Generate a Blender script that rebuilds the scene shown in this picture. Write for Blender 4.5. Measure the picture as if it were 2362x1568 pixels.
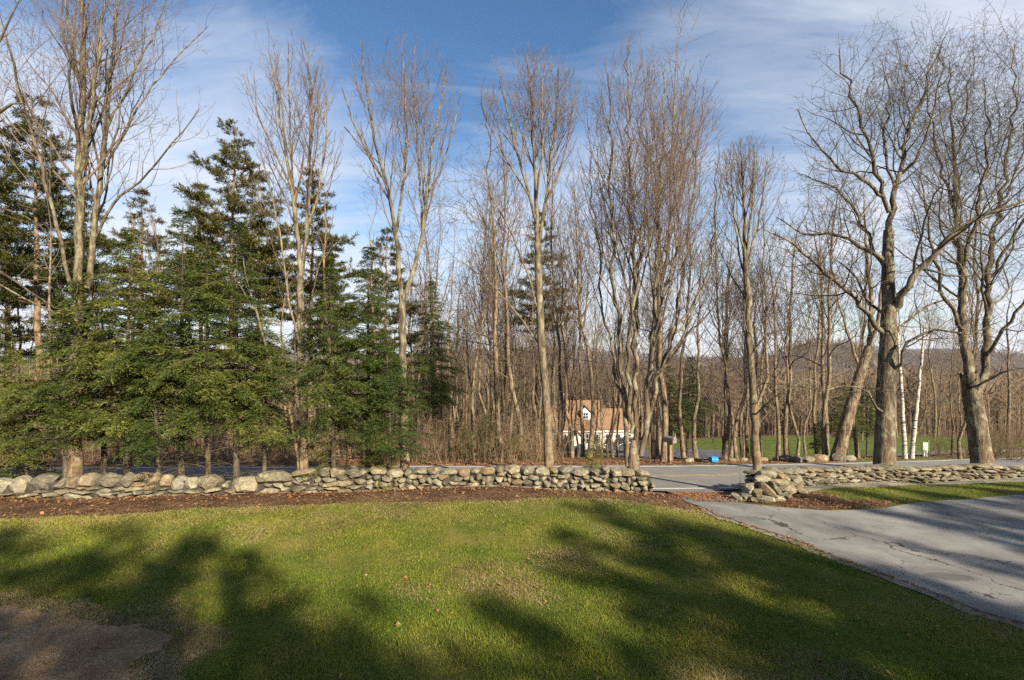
import bpy, bmesh, math, random
import numpy as np
from mathutils import Vector, Matrix, noise as mnoise

for o in list(bpy.data.objects):
    bpy.data.objects.remove(o)
SC = bpy.context.scene
COL = SC.collection
R = math.radians

# ------------------------------------------------------------------ camera
F, CX, HY, ZC = 1181.0, 1181.0, 820.0, 4.2       # focal length, centre column, horizon row (2362 wide), eye height
cam = bpy.data.cameras.new('camera')
cam.sensor_width = 36.0
cam.lens = 18.0
cam.shift_y = 36.0 / 2362.0
cam.clip_start = 0.05
cam.clip_end = 20000
co = bpy.data.objects.new('camera', cam)
COL.objects.link(co)
co.location = (0, 0, ZC)
co.rotation_euler = (R(90), 0, 0)
SC.camera = co

# ------------------------------------------------------------------ sky, sun, exposure
SUN_EL, SUN_AZ = 27.0, 147.0                    # azimuth measured from +Y towards +X: behind the camera, to the right
world = bpy.data.worlds.new('World')
SC.world = world
world.use_nodes = True
nt = world.node_tree
nt.nodes.clear()
N = nt.nodes.new
L = nt.links.new
out = N('ShaderNodeOutputWorld')
sky = N('ShaderNodeTexSky')
sky.sky_type = 'NISHITA'
sky.sun_disc = False
sky.sun_elevation = R(SUN_EL)
sky.sun_rotation = R(SUN_AZ)
sky.air_density = 1.0
sky.dust_density = 0.2
sky.ozone_density = 3.0
bg = N('ShaderNodeBackground')
bg.inputs['Strength'].default_value = 0.058
hsv = N('ShaderNodeHueSaturation')
hsv.inputs['Saturation'].default_value = 1.12
L(sky.outputs[0], hsv.inputs['Color'])
L(hsv.outputs[0], bg.inputs['Color'])
tc = N('ShaderNodeTexCoord')
sep = N('ShaderNodeSeparateXYZ')
L(tc.outputs['Generated'], sep.inputs[0])


def wmath(op, a, b=None, clamp=False):
    n = N('ShaderNodeMath')
    n.operation = op
    n.use_clamp = clamp
    for i, v in enumerate((a, b)):
        if v is None:
            continue
        if isinstance(v, (int, float)):
            n.inputs[i].default_value = v
        else:
            L(v, n.inputs[i])
    return n.outputs[0]


zz = wmath('MAXIMUM', sep.outputs[2], 0.0)
den = wmath('ADD', zz, 0.16)
comb = N('ShaderNodeCombineXYZ')
L(wmath('DIVIDE', sep.outputs[0], den), comb.inputs[0])
L(wmath('DIVIDE', sep.outputs[1], den), comb.inputs[1])
mp = N('ShaderNodeMapping')
mp.inputs['Rotation'].default_value = (0, 0, R(-38))
mp.inputs['Scale'].default_value = (0.62, 2.0, 1)
mp.inputs['Location'].default_value = (1.35, 0.55, 0)
L(comb.outputs[0], mp.inputs['Vector'])
n1 = N('ShaderNodeTexNoise')
n1.inputs['Scale'].default_value = 1.5
n1.inputs['Detail'].default_value = 9
n1.inputs['Roughness'].default_value = 0.62
n1.inputs['Distortion'].default_value = 0.9
L(mp.outputs[0], n1.inputs['Vector'])
n2 = N('ShaderNodeTexNoise')
n2.inputs['Scale'].default_value = 0.7
n2.inputs['Detail'].default_value = 4
n2.inputs['Roughness'].default_value = 0.5
mp2 = N('ShaderNodeMapping')
mp2.inputs['Location'].default_value = (15.1, 18.7, 0)
L(comb.outputs[0], mp2.inputs['Vector'])
L(mp2.outputs[0], n2.inputs['Vector'])
# more cloud low down, wisps high up
low = wmath('SUBTRACT', 1.0, wmath('MULTIPLY', zz, 2.0), True)
amt = wmath('ADD', wmath('MULTIPLY', n1.outputs[0], 0.62), wmath('MULTIPLY', n2.outputs[0], 1.0))
amt = wmath('ADD', amt, wmath('MULTIPLY', low, 0.35))
ramp = N('ShaderNodeValToRGB')
ramp.color_ramp.elements[0].position = 0.61
ramp.color_ramp.elements[0].color = (0, 0, 0, 1)
ramp.color_ramp.elements[1].position = 1.0
ramp.color_ramp.elements[1].color = (1, 1, 1, 1)
rampin = wmath('MULTIPLY', amt, 0.86)
L(rampin, ramp.inputs[0])
cl = N('ShaderNodeBackground')
cl.inputs['Color'].default_value = (0.87, 0.91, 1.0, 1)
cl.inputs['Strength'].default_value = 0.385
mixw = N('ShaderNodeMixShader')
L(wmath('MULTIPLY', ramp.outputs[0], 0.92), mixw.inputs[0])
L(bg.outputs[0], mixw.inputs[1])
L(cl.outputs[0], mixw.inputs[2])
L(mixw.outputs[0], out.inputs[0])

sl = bpy.data.lights.new('sun', 'SUN')
sl.energy = 5.0
sl.angle = R(0.75)
sl.color = (1.0, 0.87, 0.66)
so = bpy.data.objects.new('sun', sl)
COL.objects.link(so)
sd = Vector((math.sin(R(SUN_AZ)) * math.cos(R(SUN_EL)), math.cos(R(SUN_AZ)) * math.cos(R(SUN_EL)), math.sin(R(SUN_EL))))
so.rotation_euler = sd.to_track_quat('Z', 'Y').to_euler()
so.location = (20, -30, 40)

SC.view_settings.view_transform = 'Standard'
SC.view_settings.look = 'None'
SC.view_settings.gamma = 1.0
SC.view_settings.exposure = 1.42
SC.view_settings.use_curve_mapping = False
SC.render.engine = 'CYCLES'
SC.cycles.max_bounces = 5
SC.cycles.diffuse_bounces = 3
SC.cycles.transparent_max_bounces = 4
SC.cycles.use_denoising = False
SC.cycles.sample_clamp_direct = 6.0
SC.cycles.sample_clamp_indirect = 3.0

# ------------------------------------------------------------------ helpers
RNG = random.Random(7)


def tag(o, label=None, cat=None, group=None, kind=None):
    if label:
        o['label'] = label
    if cat:
        o['category'] = cat
    if group:
        o['group'] = group
    if kind:
        o['kind'] = kind
    return o


def link(name, me, parent=None, mat=None):
    o = bpy.data.objects.new(name, me)
    COL.objects.link(o)
    if mat is not None and me is not None and len(me.materials) == 0:
        me.materials.append(mat)
    if parent is not None:
        o.parent = parent
    return o


def empty(name, loc=(0, 0, 0), rz=0.0, s=1.0):
    o = bpy.data.objects.new(name, None)
    COL.objects.link(o)
    o.empty_display_size = 0.2
    o.location = loc
    o.rotation_euler = (0, 0, rz)
    o.scale = (s, s, s)
    return o


def mesh_np(name, V, faces, smooth=False):
    """faces: list of (k, int array of shape (n, k))"""
    me = bpy.data.meshes.new(name)
    V = np.ascontiguousarray(V, dtype=np.float32)
    me.vertices.add(len(V))
    me.vertices.foreach_set('co', V.ravel())
    idx = np.concatenate([f.ravel() for k, f in faces]).astype(np.int32)
    tot = np.concatenate([np.full(len(f), k, dtype=np.int32) for k, f in faces])
    st = np.concatenate([[0], np.cumsum(tot)[:-1]]).astype(np.int32)
    me.loops.add(len(idx))
    me.loops.foreach_set('vertex_index', idx)
    me.polygons.add(len(tot))
    me.polygons.foreach_set('loop_start', st)
    me.polygons.foreach_set('loop_total', tot)
    if smooth:
        me.polygons.foreach_set('use_smooth', np.ones(len(tot), dtype=bool))
    me.update(calc_edges=True)
    me.validate()
    return me


def tubes_mesh(name, polys, smooth=True):
    """polys: list of (points, radii, sides); one mesh of tapered tubes"""
    VV, FF, base = [], [], 0
    bys = {}
    for p, r, s in polys:
        bys.setdefault((s, len(p)), []).append((p, r))
    for (s, n), lst in bys.items():
        P = np.array([a for a, b in lst], dtype=np.float64)
        Rr = np.array([b for a, b in lst], dtype=np.float64)
        m = len(lst)
        T = np.empty_like(P)
        T[:, 1:-1] = P[:, 2:] - P[:, :-2]
        T[:, 0] = P[:, 1] - P[:, 0]
        T[:, -1] = P[:, -1] - P[:, -2]
        T /= np.linalg.norm(T, axis=2, keepdims=True) + 1e-9
        ax = P[:, -1] - P[:, 0]
        ref = np.zeros((m, 3))
        k = np.argmin(np.abs(ax), axis=1)
        ref[np.arange(m), k] = 1.0
        U = np.cross(T, ref[:, None, :])
        U /= np.linalg.norm(U, axis=2, keepdims=True) + 1e-9
        W = np.cross(T, U)
        a = np.arange(s) * (2 * math.pi / s)
        ring = P[:, :, None, :] + Rr[:, :, None, None] * (np.cos(a)[None, None, :, None] * U[:, :, None, :] + np.sin(a)[None, None, :, None] * W[:, :, None, :])
        VV.append(ring.reshape(-1, 3))
        i = np.arange(m)[:, None, None] * (n * s) + np.arange(n - 1)[None, :, None] * s
        j = np.arange(s)[None, None, :]
        j2 = (j + 1) % s
        q = np.stack([i + j, i + j2, i + s + j2, i + s + j], axis=-1).reshape(-1, 4) + base
        FF.append(q)
        base += m * n * s
    return mesh_np(name, np.concatenate(VV), [(4, np.concatenate(FF))], smooth)


def box_bm(bm, x0, x1, y0, y1, z0, z1):
    vs = [bm.verts.new(c) for c in ((x0, y0, z0), (x1, y0, z0), (x1, y1, z0), (x0, y1, z0), (x0, y0, z1), (x1, y0, z1), (x1, y1, z1), (x0, y1, z1))]
    for f in ((0, 3, 2, 1), (4, 5, 6, 7), (0, 1, 5, 4), (1, 2, 6, 5), (2, 3, 7, 6), (3, 0, 4, 7)):
        bm.faces.new([vs[i] for i in f])


def bm_obj(name, bm, mat, parent=None, smooth=False, bevel=0.0):
    bmesh.ops.recalc_face_normals(bm, faces=bm.faces)
    if bevel:
        bmesh.ops.bevel(bm, geom=list(bm.edges), offset=bevel, segments=2, affect='EDGES', clamp_overlap=True)
    me = bpy.data.meshes.new(name)
    bm.to_mesh(me)
    bm.free()
    if smooth:
        me.polygons.foreach_set('use_smooth', np.ones(len(me.polygons), dtype=bool))
        me.set_sharp_from_angle(angle=R(35))
    return link(name, me, parent, mat)


def boxes(name, rects, mat, parent=None, bevel=0.0):
    bm = bmesh.new()
    for r in rects:
        box_bm(bm, *r)
    return bm_obj(name, bm, mat, parent, bevel=bevel)


def copy_tree(o, parent=None):
    c = o.copy()
    COL.objects.link(c)
    c.parent = parent
    for ch in list(o.children):
        copy_tree(ch, c)
    return c


# ------------------------------------------------------------------ materials
def new_mat(name):
    m = bpy.data.materials.new(name)
    m.use_nodes = True
    t = m.node_tree
    b = t.nodes['Principled BSDF']
    b.inputs['Roughness'].default_value = 0.85
    b.inputs['Specular IOR Level'].default_value = 0.25
    return m, t, b


class G:
    """small node-graph helper"""

    def __init__(s, t):
        s.t = t

    def n(s, ty, **kw):
        nd = s.t.nodes.new(ty)
        for k, v in kw.items():
            setattr(nd, k, v)
        return nd

    def put(s, sock, v):
        if isinstance(v, bpy.types.NodeSocket):
            s.t.links.new(v, sock)
        elif isinstance(v, (tuple, list)) and len(v) == 3 and sock.type == 'RGBA':
            sock.default_value = (*v, 1)
        else:
            sock.default_value = v

    def coord(s, which='Object'):
        if which == 'World':
            return s.n('ShaderNodeNewGeometry').outputs['Position']
        return s.n('ShaderNodeTexCoord').outputs[which]

    def mapping(s, vec, scale=(1, 1, 1), loc=(0, 0, 0), rot=(0, 0, 0)):
        m = s.n('ShaderNodeMapping')
        s.put(m.inputs['Vector'], vec)
        m.inputs['Scale'].default_value = scale
        m.inputs['Location'].default_value = loc
        m.inputs['Rotation'].default_value = rot
        return m.outputs[0]

    def noise(s, vec, scale, detail=4, rough=0.55, dist=0.0):
        m = s.n('ShaderNodeTexNoise')
        s.put(m.inputs['Vector'], vec)
        m.inputs['Scale'].default_value = scale
        m.inputs['Detail'].default_value = detail
        m.inputs['Roughness'].default_value = rough
        m.inputs['Distortion'].default_value = dist
        return m.outputs[0]

    def voro(s, vec, scale, feature='F1', out=0, rnd=1.0):
        m = s.n('ShaderNodeTexVoronoi', feature=feature)
        s.put(m.inputs['Vector'], vec)
        m.inputs['Scale'].default_value = scale
        m.inputs['Randomness'].default_value = rnd
        return m.outputs[out]

    def ramp(s, fac, stops):
        m = s.n('ShaderNodeValToRGB')
        e = m.color_ramp.elements
        while len(e) < len(stops):
            e.new(0.5)
        for i, (p, c) in enumerate(stops):
            e[i].position = p
            e[i].color = (*c, 1) if len(c) == 3 else c
        s.put(m.inputs[0], fac)
        return m.outputs[0]

    def step(s, fac, a, b):
        return s.ramp(fac, [(a, (0, 0, 0)), (b, (1, 1, 1))])

    def mix(s, fac, a, b, mode='MIX'):
        m = s.n('ShaderNodeMix', data_type='RGBA', blend_type=mode)
        s.put(m.inputs[0], fac)
        s.put(m.inputs[6], a)
        s.put(m.inputs[7], b)
        return m.outputs[2]

    def math(s, op, a, b=0.0, clamp=False):
        m = s.n('ShaderNodeMath', operation=op, use_clamp=clamp)
        s.put(m.inputs[0], a)
        s.put(m.inputs[1], b)
        return m.outputs[0]

    def bump(s, h, strength, dist, bsdf):
        m = s.n('ShaderNodeBump')
        m.inputs['Strength'].default_value = strength
        m.inputs['Distance'].default_value = dist
        s.put(m.inputs['Height'], h)
        s.t.links.new(m.outputs[0], bsdf.inputs['Normal'])

    def rand(s):
        return s.n('ShaderNodeObjectInfo').outputs['Random']


def plain(name, c, rough=0.6, metal=0.0, spec=0.3, var=0.12, scale=6.0):
    m, t, b = new_mat(name)
    g = G(t)
    v = g.coord('Object')
    nz = g.noise(v, scale, 5)
    d = tuple(x * (1 - var * 2.2) for x in c)
    l = tuple(min(1, x * (1 + var)) for x in c)
    g.put(b.inputs['Base Color'], g.ramp(nz, [(0.3, d), (0.7, l)]))
    b.inputs['Roughness'].default_value = rough
    b.inputs['Metallic'].default_value = metal
    b.inputs['Specular IOR Level'].default_value = spec
    return m


def bark(name, dark, mid, light, lichen=(0.30, 0.31, 0.20), lich=0.5, scale=1.0, stretch=0.25, bump=0.6, low=None):
    m, t, b = new_mat(name)
    g = G(t)
    v = g.coord('Object')
    vs = g.mapping(v, (1, 1, stretch))
    n = g.noise(vs, 9 * scale, 7, 0.7, 0.8)
    c = g.ramp(n, [(0.38, dark), (0.49, mid), (0.64, light)])
    if low is not None:     # older, redder bark on the lowest metres of the stem
        sz = g.n('ShaderNodeSeparateXYZ')
        g.put(sz.inputs[0], v)
        zf = g.math('ADD', g.math('MULTIPLY', sz.outputs[2], 0.16), g.math('MULTIPLY', g.noise(v, 1.2, 3), 0.8))
        c = g.mix(g.step(zf, 0.55, 1.25), g.mix(0.30, c, low), c)
    l = g.noise(v, 2.6, 5, 0.65)
    c = g.mix(g.math('MULTIPLY', g.step(l, 0.52, 0.66), lich), c, lichen)
    oi = g.rand()
    c = g.mix(0.14, c, g.ramp(oi, [(0, (0.03, 0.024, 0.018)), (1, (0.26, 0.22, 0.165))]))
    g.put(b.inputs['Base Color'], c)
    b.inputs['Roughness'].default_value = 0.92
    b.inputs['Specular IOR Level'].default_value = 0.12
    g.bump(n, bump, 0.06, b)
    return m


M = {}
M['bark_maple'] = bark('bark_maple', (0.022, 0.017, 0.012), (0.085, 0.068, 0.044), (0.235, 0.195, 0.13), low=(0.24, 0.13, 0.07))
M['bark_old'] = bark('bark_old', (0.010, 0.008, 0.0065), (0.062, 0.048, 0.034), (0.21, 0.165, 0.115), scale=0.9, stretch=0.18, bump=1.0, lich=0.7, low=(0.22, 0.14, 0.09))
M['bark_dark'] = bark('bark_dark', (0.014, 0.011, 0.008), (0.045, 0.034, 0.024), (0.11, 0.085, 0.06), lich=0.25)
M['bark_wood'] = bark('bark_wood', (0.025, 0.018, 0.012), (0.12, 0.088, 0.058), (0.28, 0.21, 0.14), lich=0.35)
M['bark_pine'] = bark('bark_pine', (0.035, 0.023, 0.016), (0.15, 0.095, 0.06), (0.31, 0.205, 0.13), lich=0.25, stretch=0.35)
M['bark_post'] = bark('bark_post', (0.09, 0.06, 0.04), (0.20, 0.14, 0.09), (0.33, 0.25, 0.17), lich=0.1)


def birch():
    m, t, b = new_mat('bark_birch')
    g = G(t)
    v = g.coord('Object')
    n = g.noise(g.mapping(v, (1, 1, 5)), 3.0, 5, 0.7)
    c = g.ramp(n, [(0.42, (0.04, 0.032, 0.028)), (0.47, (0.36, 0.33, 0.29)), (0.7, (0.50, 0.47, 0.43))])
    g.put(b.inputs['Base Color'], c)
    return m


M['bark_birch'] = birch()


def twig_mat(name, c1, c2, c3):
    m, t, b = new_mat(name)
    g = G(t)
    v = g.coord('Object')
    n = g.noise(v, 0.9, 4, 0.7)
    g.put(b.inputs['Base Color'], g.ramp(n, [(0.3, c1), (0.5, c2), (0.7, c3)]))
    b.inputs['Roughness'].default_value = 0.85
    b.inputs['Specular IOR Level'].default_value = 0.15
    return m


M['twig_maple'] = twig_mat('twig_maple', (0.065, 0.049, 0.037), (0.118, 0.090, 0.070), (0.17, 0.128, 0.10))
M['twig_old'] = twig_mat('twig_old', (0.035, 0.028, 0.02), (0.085, 0.068, 0.048), (0.17, 0.14, 0.09))
M['twig_wood'] = twig_mat('twig_wood', (0.06, 0.044, 0.032), (0.125, 0.092, 0.065), (0.19, 0.145, 0.10))
M['twig_brush'] = twig_mat('twig_brush', (0.06, 0.04, 0.025), (0.125, 0.088, 0.054), (0.20, 0.15, 0.09))
M['bud'] = twig_mat('bud', (0.16, 0.075, 0.07), (0.22, 0.12, 0.115), (0.24, 0.165, 0.15))


def leaf_mat(name, stops, scale=0.8, trans=0.3, fine=9.0, rand=True):
    m = bpy.data.materials.new(name)
    m.use_nodes = True
    t = m.node_tree
    t.nodes.clear()
    g = G(t)
    v = g.coord('Object')
    n = g.noise(v, scale, 4, 0.6)
    f = g.noise(v, fine, 2, 0.6)
    x = g.math('ADD', g.math('MULTIPLY', n, 0.6), g.math('MULTIPLY', f, 0.4))
    if rand:
        x = g.math('ADD', x, g.math('MULTIPLY', g.math('SUBTRACT', g.rand(), 0.5), 0.16))
    c = g.ramp(x, stops)
    d = g.n('ShaderNodeBsdfPrincipled')
    d.inputs['Roughness'].default_value = 0.6
    d.inputs['Specular IOR Level'].default_value = 0.25
    g.put(d.inputs['Base Color'], c)
    tr = g.n('ShaderNodeBsdfTranslucent')
    g.put(tr.inputs['Color'], g.mix(1.0, c, (1.0, 1.0, 0.55), 'MULTIPLY'))
    mx = g.n('ShaderNodeMixShader')
    mx.inputs[0].default_value = trans
    t.links.new(d.outputs[0], mx.inputs[1])
    t.links.new(tr.outputs[0], mx.inputs[2])
    o = g.n('ShaderNodeOutputMaterial')
    t.links.new(mx.outputs[0], o.inputs[0])
    return m


M['hemlock'] = leaf_mat('hemlock_needles', [(0.34, (0.020, 0.042, 0.009)), (0.5, (0.060, 0.086, 0.016)), (0.65, (0.155, 0.16, 0.034))])
M['hemlock_pale'] = leaf_mat('hemlock_pale', [(0.34, (0.045, 0.06, 0.013)), (0.5, (0.09, 0.105, 0.022)), (0.64, (0.17, 0.165, 0.04))])
M['pine'] = leaf_mat('pine_needles', [(0.34, (0.04, 0.054, 0.012)), (0.5, (0.085, 0.09, 0.021)), (0.66, (0.17, 0.135, 0.04))])
M['shrub'] = leaf_mat('shrub_leaves', [(0.34, (0.06, 0.08, 0.015)), (0.5, (0.11, 0.13, 0.025)), (0.66, (0.18, 0.17, 0.05))])
M['grass'] = leaf_mat('grass_blades', [(0.32, (0.050, 0.095, 0.010)), (0.44, (0.105, 0.160, 0.016)), (0.54, (0.205, 0.215, 0.026)), (0.66, (0.31, 0.245, 0.08))], scale=0.55, fine=14.0, rand=False)
M['dry_leaf'] = leaf_mat('dry_leaves', [(0.32, (0.075, 0.035, 0.018)), (0.47, (0.16, 0.08, 0.04)), (0.57, (0.30, 0.15, 0.065)), (0.68, (0.40, 0.28, 0.17))], scale=5.0, fine=40.0, trans=0.15, rand=False)


def ground_mat(name, stops, scale=1.2, fine=26.0, bump=0.5, mixw=0.5):
    m, t, b = new_mat(name)
    g = G(t)
    v = g.coord('World')
    n = g.noise(v, scale, 6, 0.6, 0.4)
    f = g.noise(v, fine, 5, 0.7)
    x = g.math('ADD', g.math('MULTIPLY', n, 1 - mixw), g.math('MULTIPLY', f, mixw))
    g.put(b.inputs['Base Color'], g.ramp(x, stops))
    b.inputs['Roughness'].default_value = 0.95
    b.inputs['Specular IOR Level'].default_value = 0.1
    g.bump(f, bump, 0.03, b)
    return m


M['turf'] = ground_mat('turf', [(0.36, (0.034, 0.046, 0.008)), (0.5, (0.08, 0.092, 0.016)), (0.64, (0.16, 0.125, 0.042))])
M['woodfloor'] = ground_mat('wood_floor', [(0.36, (0.06, 0.033, 0.018)), (0.5, (0.14, 0.08, 0.042)), (0.64, (0.24, 0.15, 0.08))])
M['soil'] = ground_mat('bed_soil', [(0.36, (0.034, 0.017, 0.010)), (0.5, (0.085, 0.046, 0.026)), (0.64, (0.19, 0.12, 0.07))], scale=2.0, fine=34, bump=1.0)
M['baresoil'] = ground_mat('bare_sandy_soil', [(0.34, (0.12, 0.068, 0.036)), (0.5, (0.31, 0.195, 0.110)), (0.66, (0.50, 0.345, 0.21))], scale=2.2, fine=30, bump=0.9)
M['gravel'] = ground_mat('gravel', [(0.36, (0.12, 0.10, 0.08)), (0.5, (0.27, 0.24, 0.20)), (0.64, (0.45, 0.41, 0.36))], scale=3, fine=50, bump=1.0)
M['farlawn'] = ground_mat('far_lawn', [(0.36, (0.05, 0.075, 0.015)), (0.5, (0.085, 0.12, 0.02)), (0.64, (0.15, 0.155, 0.035))])
M['straw'] = leaf_mat('dead_grass', [(0.34, (0.13, 0.085, 0.04)), (0.5, (0.26, 0.185, 0.095)), (0.64, (0.38, 0.29, 0.16))], scale=0.8, fine=20.0, trans=0.2, rand=False)
M['hillwood'] = twig_mat('hill_twigs', (0.055, 0.045, 0.042), (0.09, 0.073, 0.068), (0.125, 0.10, 0.092))
M['hill'] = ground_mat('hill_woods', [(0.34, (0.045, 0.037, 0.035)), (0.5, (0.08, 0.063, 0.057)), (0.66, (0.12, 0.092, 0.08))], scale=0.02, fine=0.3)


def asphalt(name, lo, hi, crack=True):
    m, t, b = new_mat(name)
    g = G(t)
    v = g.coord('World')
    n = g.noise(v, 0.9, 6, 0.6, 0.5)
    f = g.noise(v, 60, 3, 0.7)
    x = g.math('ADD', g.math('MULTIPLY', n, 0.65), g.math('MULTIPLY', f, 0.35))
    c = g.ramp(x, [(0.34, lo), (0.66, hi)])
    if crack:
        dv = g.n('ShaderNodeVectorMath', operation='ADD')
        nz = g.n('ShaderNodeTexNoise')
        g.put(nz.inputs['Vector'], v)
        nz.inputs['Scale'].default_value = 0.9
        nz.inputs['Detail'].default_value = 7
        nz.inputs['Roughness'].default_value = 0.65
        sc = g.n('ShaderNodeVectorMath', operation='SCALE')
        g.t.links.new(nz.outputs[1], sc.inputs[0])
        sc.inputs['Scale'].default_value = 1.5
        g.put(dv.inputs[0], v)
        g.t.links.new(sc.outputs[0], dv.inputs[1])
        flat = g.mapping(dv.outputs[0], (1, 1, 0))
        e = g.voro(flat, 0.26, 'DISTANCE_TO_EDGE')
        w = g.noise(v, 0.5, 2)
        wid = g.math('MULTIPLY', g.step(w, 0.40, 0.60), 0.0045)
        line = g.math('LESS_THAN', e, g.math('ADD', wid, 0.0012))
        e2 = g.voro(g.mapping(dv.outputs[0], (1, 1, 0), (3.3, 1.2, 0)), 0.9, 'DISTANCE_TO_EDGE')
        line2 = g.math('MULTIPLY', g.math('LESS_THAN', e2, 0.006), g.step(g.noise(v, 0.45, 2), 0.56, 0.62))
        ln = g.math('MAXIMUM', line, line2)
        c = g.mix(g.math('MULTIPLY', ln, 0.85), c, (0.02, 0.018, 0.016))
        pale = g.step(g.noise(v, 0.35, 4, 0.6), 0.5, 0.68)
        c = g.mix(g.math('MULTIPLY', pale, 0.3), c, (0.33, 0.325, 0.31))
        # an old oil stain by the parking place
        sp = g.n('ShaderNodeSeparateXYZ')
        g.put(sp.inputs[0], v)
        dx = g.math('MULTIPLY', g.math('SUBTRACT', sp.outputs[0], 8.0), 1.35)
        dy = g.math('MULTIPLY', g.math('SUBTRACT', sp.outputs[1], 9.35), 3.2)
        rr = g.math('ADD', g.math('MULTIPLY', dx, dx), g.math('MULTIPLY', dy, dy))
        rr = g.math('ADD', rr, g.math('MULTIPLY', g.noise(v, 3, 4), 0.3))
        c = g.mix(g.math('SUBTRACT', 0.6, g.step(rr, 0.40, 0.75), True), c, (0.05, 0.048, 0.045))
    g.put(b.inputs['Base Color'], c)
    b.inputs['Roughness'].default_value = 0.9
    b.inputs['Specular IOR Level'].default_value = 0.2
    g.bump(f, 0.35, 0.01, b)
    return m


M['driveway'] = asphalt('driveway_asphalt', (0.078, 0.077, 0.076), (0.235, 0.23, 0.22))
M['road'] = asphalt('road_asphalt', (0.15, 0.145, 0.14), (0.215, 0.205, 0.195), crack=False)
M['dark_drive'] = asphalt('far_drive_asphalt', (0.09, 0.09, 0.10), (0.14, 0.14, 0.15), crack=False)


def stone_mat():
    m, t, b = new_mat('field_stone')
    g = G(t)
    v = g.coord('Object')
    w = g.coord('World')
    c = g.ramp(g.rand(), [(0.0, (0.10, 0.09, 0.068)), (0.2, (0.20, 0.182, 0.135)), (0.4, (0.285, 0.262, 0.195)), (0.58, (0.22, 0.165, 0.10)), (0.72, (0.32, 0.30, 0.235)), (0.88, (0.155, 0.145, 0.115)), (1.0, (0.25, 0.19, 0.12))])
    n = g.noise(w, 7, 7, 0.7, 0.5)
    c = g.mix(0.75, c, g.ramp(n, [(0.32, (0.22, 0.22, 0.22)), (0.68, (1.3, 1.26, 1.17))]), 'MULTIPLY')
    li = g.noise(w, 5.0, 6, 0.7)
    c = g.mix(g.math('MULTIPLY', g.step(li, 0.55, 0.66), 0.65), c, (0.36, 0.36, 0.22))
    li2 = g.noise(g.mapping(w, (1, 1, 1), (7, 3, 5)), 4.0, 6, 0.72)
    c = g.mix(g.math('MULTIPLY', g.step(li2, 0.57, 0.68), 0.6), c, (0.10, 0.095, 0.065))
    g.put(b.inputs['Base Color'], c)
    b.inputs['Roughness'].default_value = 0.93
    b.inputs['Specular IOR Level'].default_value = 0.12
    g.bump(g.math('ADD', n, g.math('MULTIPLY', g.noise(w, 40, 4, 0.7), 0.4)), 1.0, 0.06, b)
    return m


M['stone'] = stone_mat()
M['line_white'] = plain('line_white', (0.72, 0.71, 0.68), 0.7, var=0.15, scale=3)
M['line_yellow'] = plain('line_yellow', (0.46, 0.40, 0.20), 0.7, var=0.25, scale=2)
M['siding'] = plain('white_siding', (0.60, 0.58, 0.52), 0.7, var=0.04)
M['trim'] = plain('white_trim', (0.66, 0.66, 0.64), 0.6, var=0.03)
M['roof'] = plain('brown_shingle', (0.20, 0.122, 0.07), 0.9, var=0.15, scale=3)
M['pane'] = plain('dark_pane', (0.03, 0.035, 0.04), 0.08, spec=0.6, var=0.05)
M['door'] = plain('dark_door', (0.06, 0.07, 0.09), 0.5)
M['paint_grey'] = plain('car_paint_grey', (0.075, 0.08, 0.09), 0.25, 0.6, 0.5, 0.04)
M['paint_dark'] = plain('car_paint_dark', (0.02, 0.02, 0.03), 0.22, 0.5, 0.5, 0.04)
M['tyre'] = plain('tyre_rubber', (0.02, 0.02, 0.02), 0.9)
M['rim'] = plain('alloy_rim', (0.55, 0.56, 0.58), 0.3, 0.9)
M['lamp'] = plain('lamp_lens', (0.75, 0.75, 0.72), 0.15, 0.0, 0.6, 0.03)
M['mailbox'] = plain('mailbox_grey', (0.22, 0.19, 0.155), 0.6, var=0.15)
M['flag'] = plain('flag_red', (0.45, 0.05, 0.04), 0.5)
M['blue'] = plain('blue_plastic', (0.02, 0.22, 0.62), 0.45, var=0.06)
M['core_shade'] = plain('core_shade_dark', (0.05, 0.042, 0.032), 0.95, var=0.3)  # dark tone put in as shade for the gaps between wall stones
M['cable'] = plain('black_cable', (0.02, 0.02, 0.02), 0.6)
M['green_post'] = plain('green_post', (0.10, 0.16, 0.07), 0.6)
M['bin'] = plain('bin_navy', (0.03, 0.05, 0.10), 0.5)
M['woodpost'] = M['bark_post']

# ------------------------------------------------------------------ terrain: a thin plate through surveyed points
def W(px, py, d):
    """column, row of the 2362-wide picture and distance -> point in the place"""
    return ((px - CX) / F * d, d, ZC - (py - HY) / F * d)


WALL_BASE = [W(-420, 1166, 13.6), W(-200, 1160, 13.8), W(0, 1153, 14.0), W(333, 1151, 14.3), W(500, 1143, 14.55), W(667, 1140, 14.8), W(888, 1133, 15.0),
             W(1188, 1123, 15.3), W(1388, 1138, 15.2), W(1512, 1143, 15.0)]
RWALL_BASE = [W(1745, 1146, 15.9), W(1857, 1123, 16.8), W(1957, 1118, 17.7), W(2074, 1113, 18.4), W(2241, 1108, 19.3), W(2362, 1105, 20.0), W(2560, 1102, 21.5)]
ROAD_FAR = [(-60.0, 16.5, 0.2), (-40.0, 19.0, -0.2), (-25.7, 20.5, -0.42), (-19.6, 21.0, -0.46), (-7.1, 22.0, -0.64), (8.34, 23.5, -0.93), (18.5, 27.0, -1.52), (31.5, 31.5, -2.15), (60.0, 41.0, -3.6), (90, 51, -5.0)]
ROAD_W = 5.9


def curve_eval(pl, x, k):
    xs = [p[0] for p in pl]
    return float(np.interp(x, xs, [p[k] for p in pl]))


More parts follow.
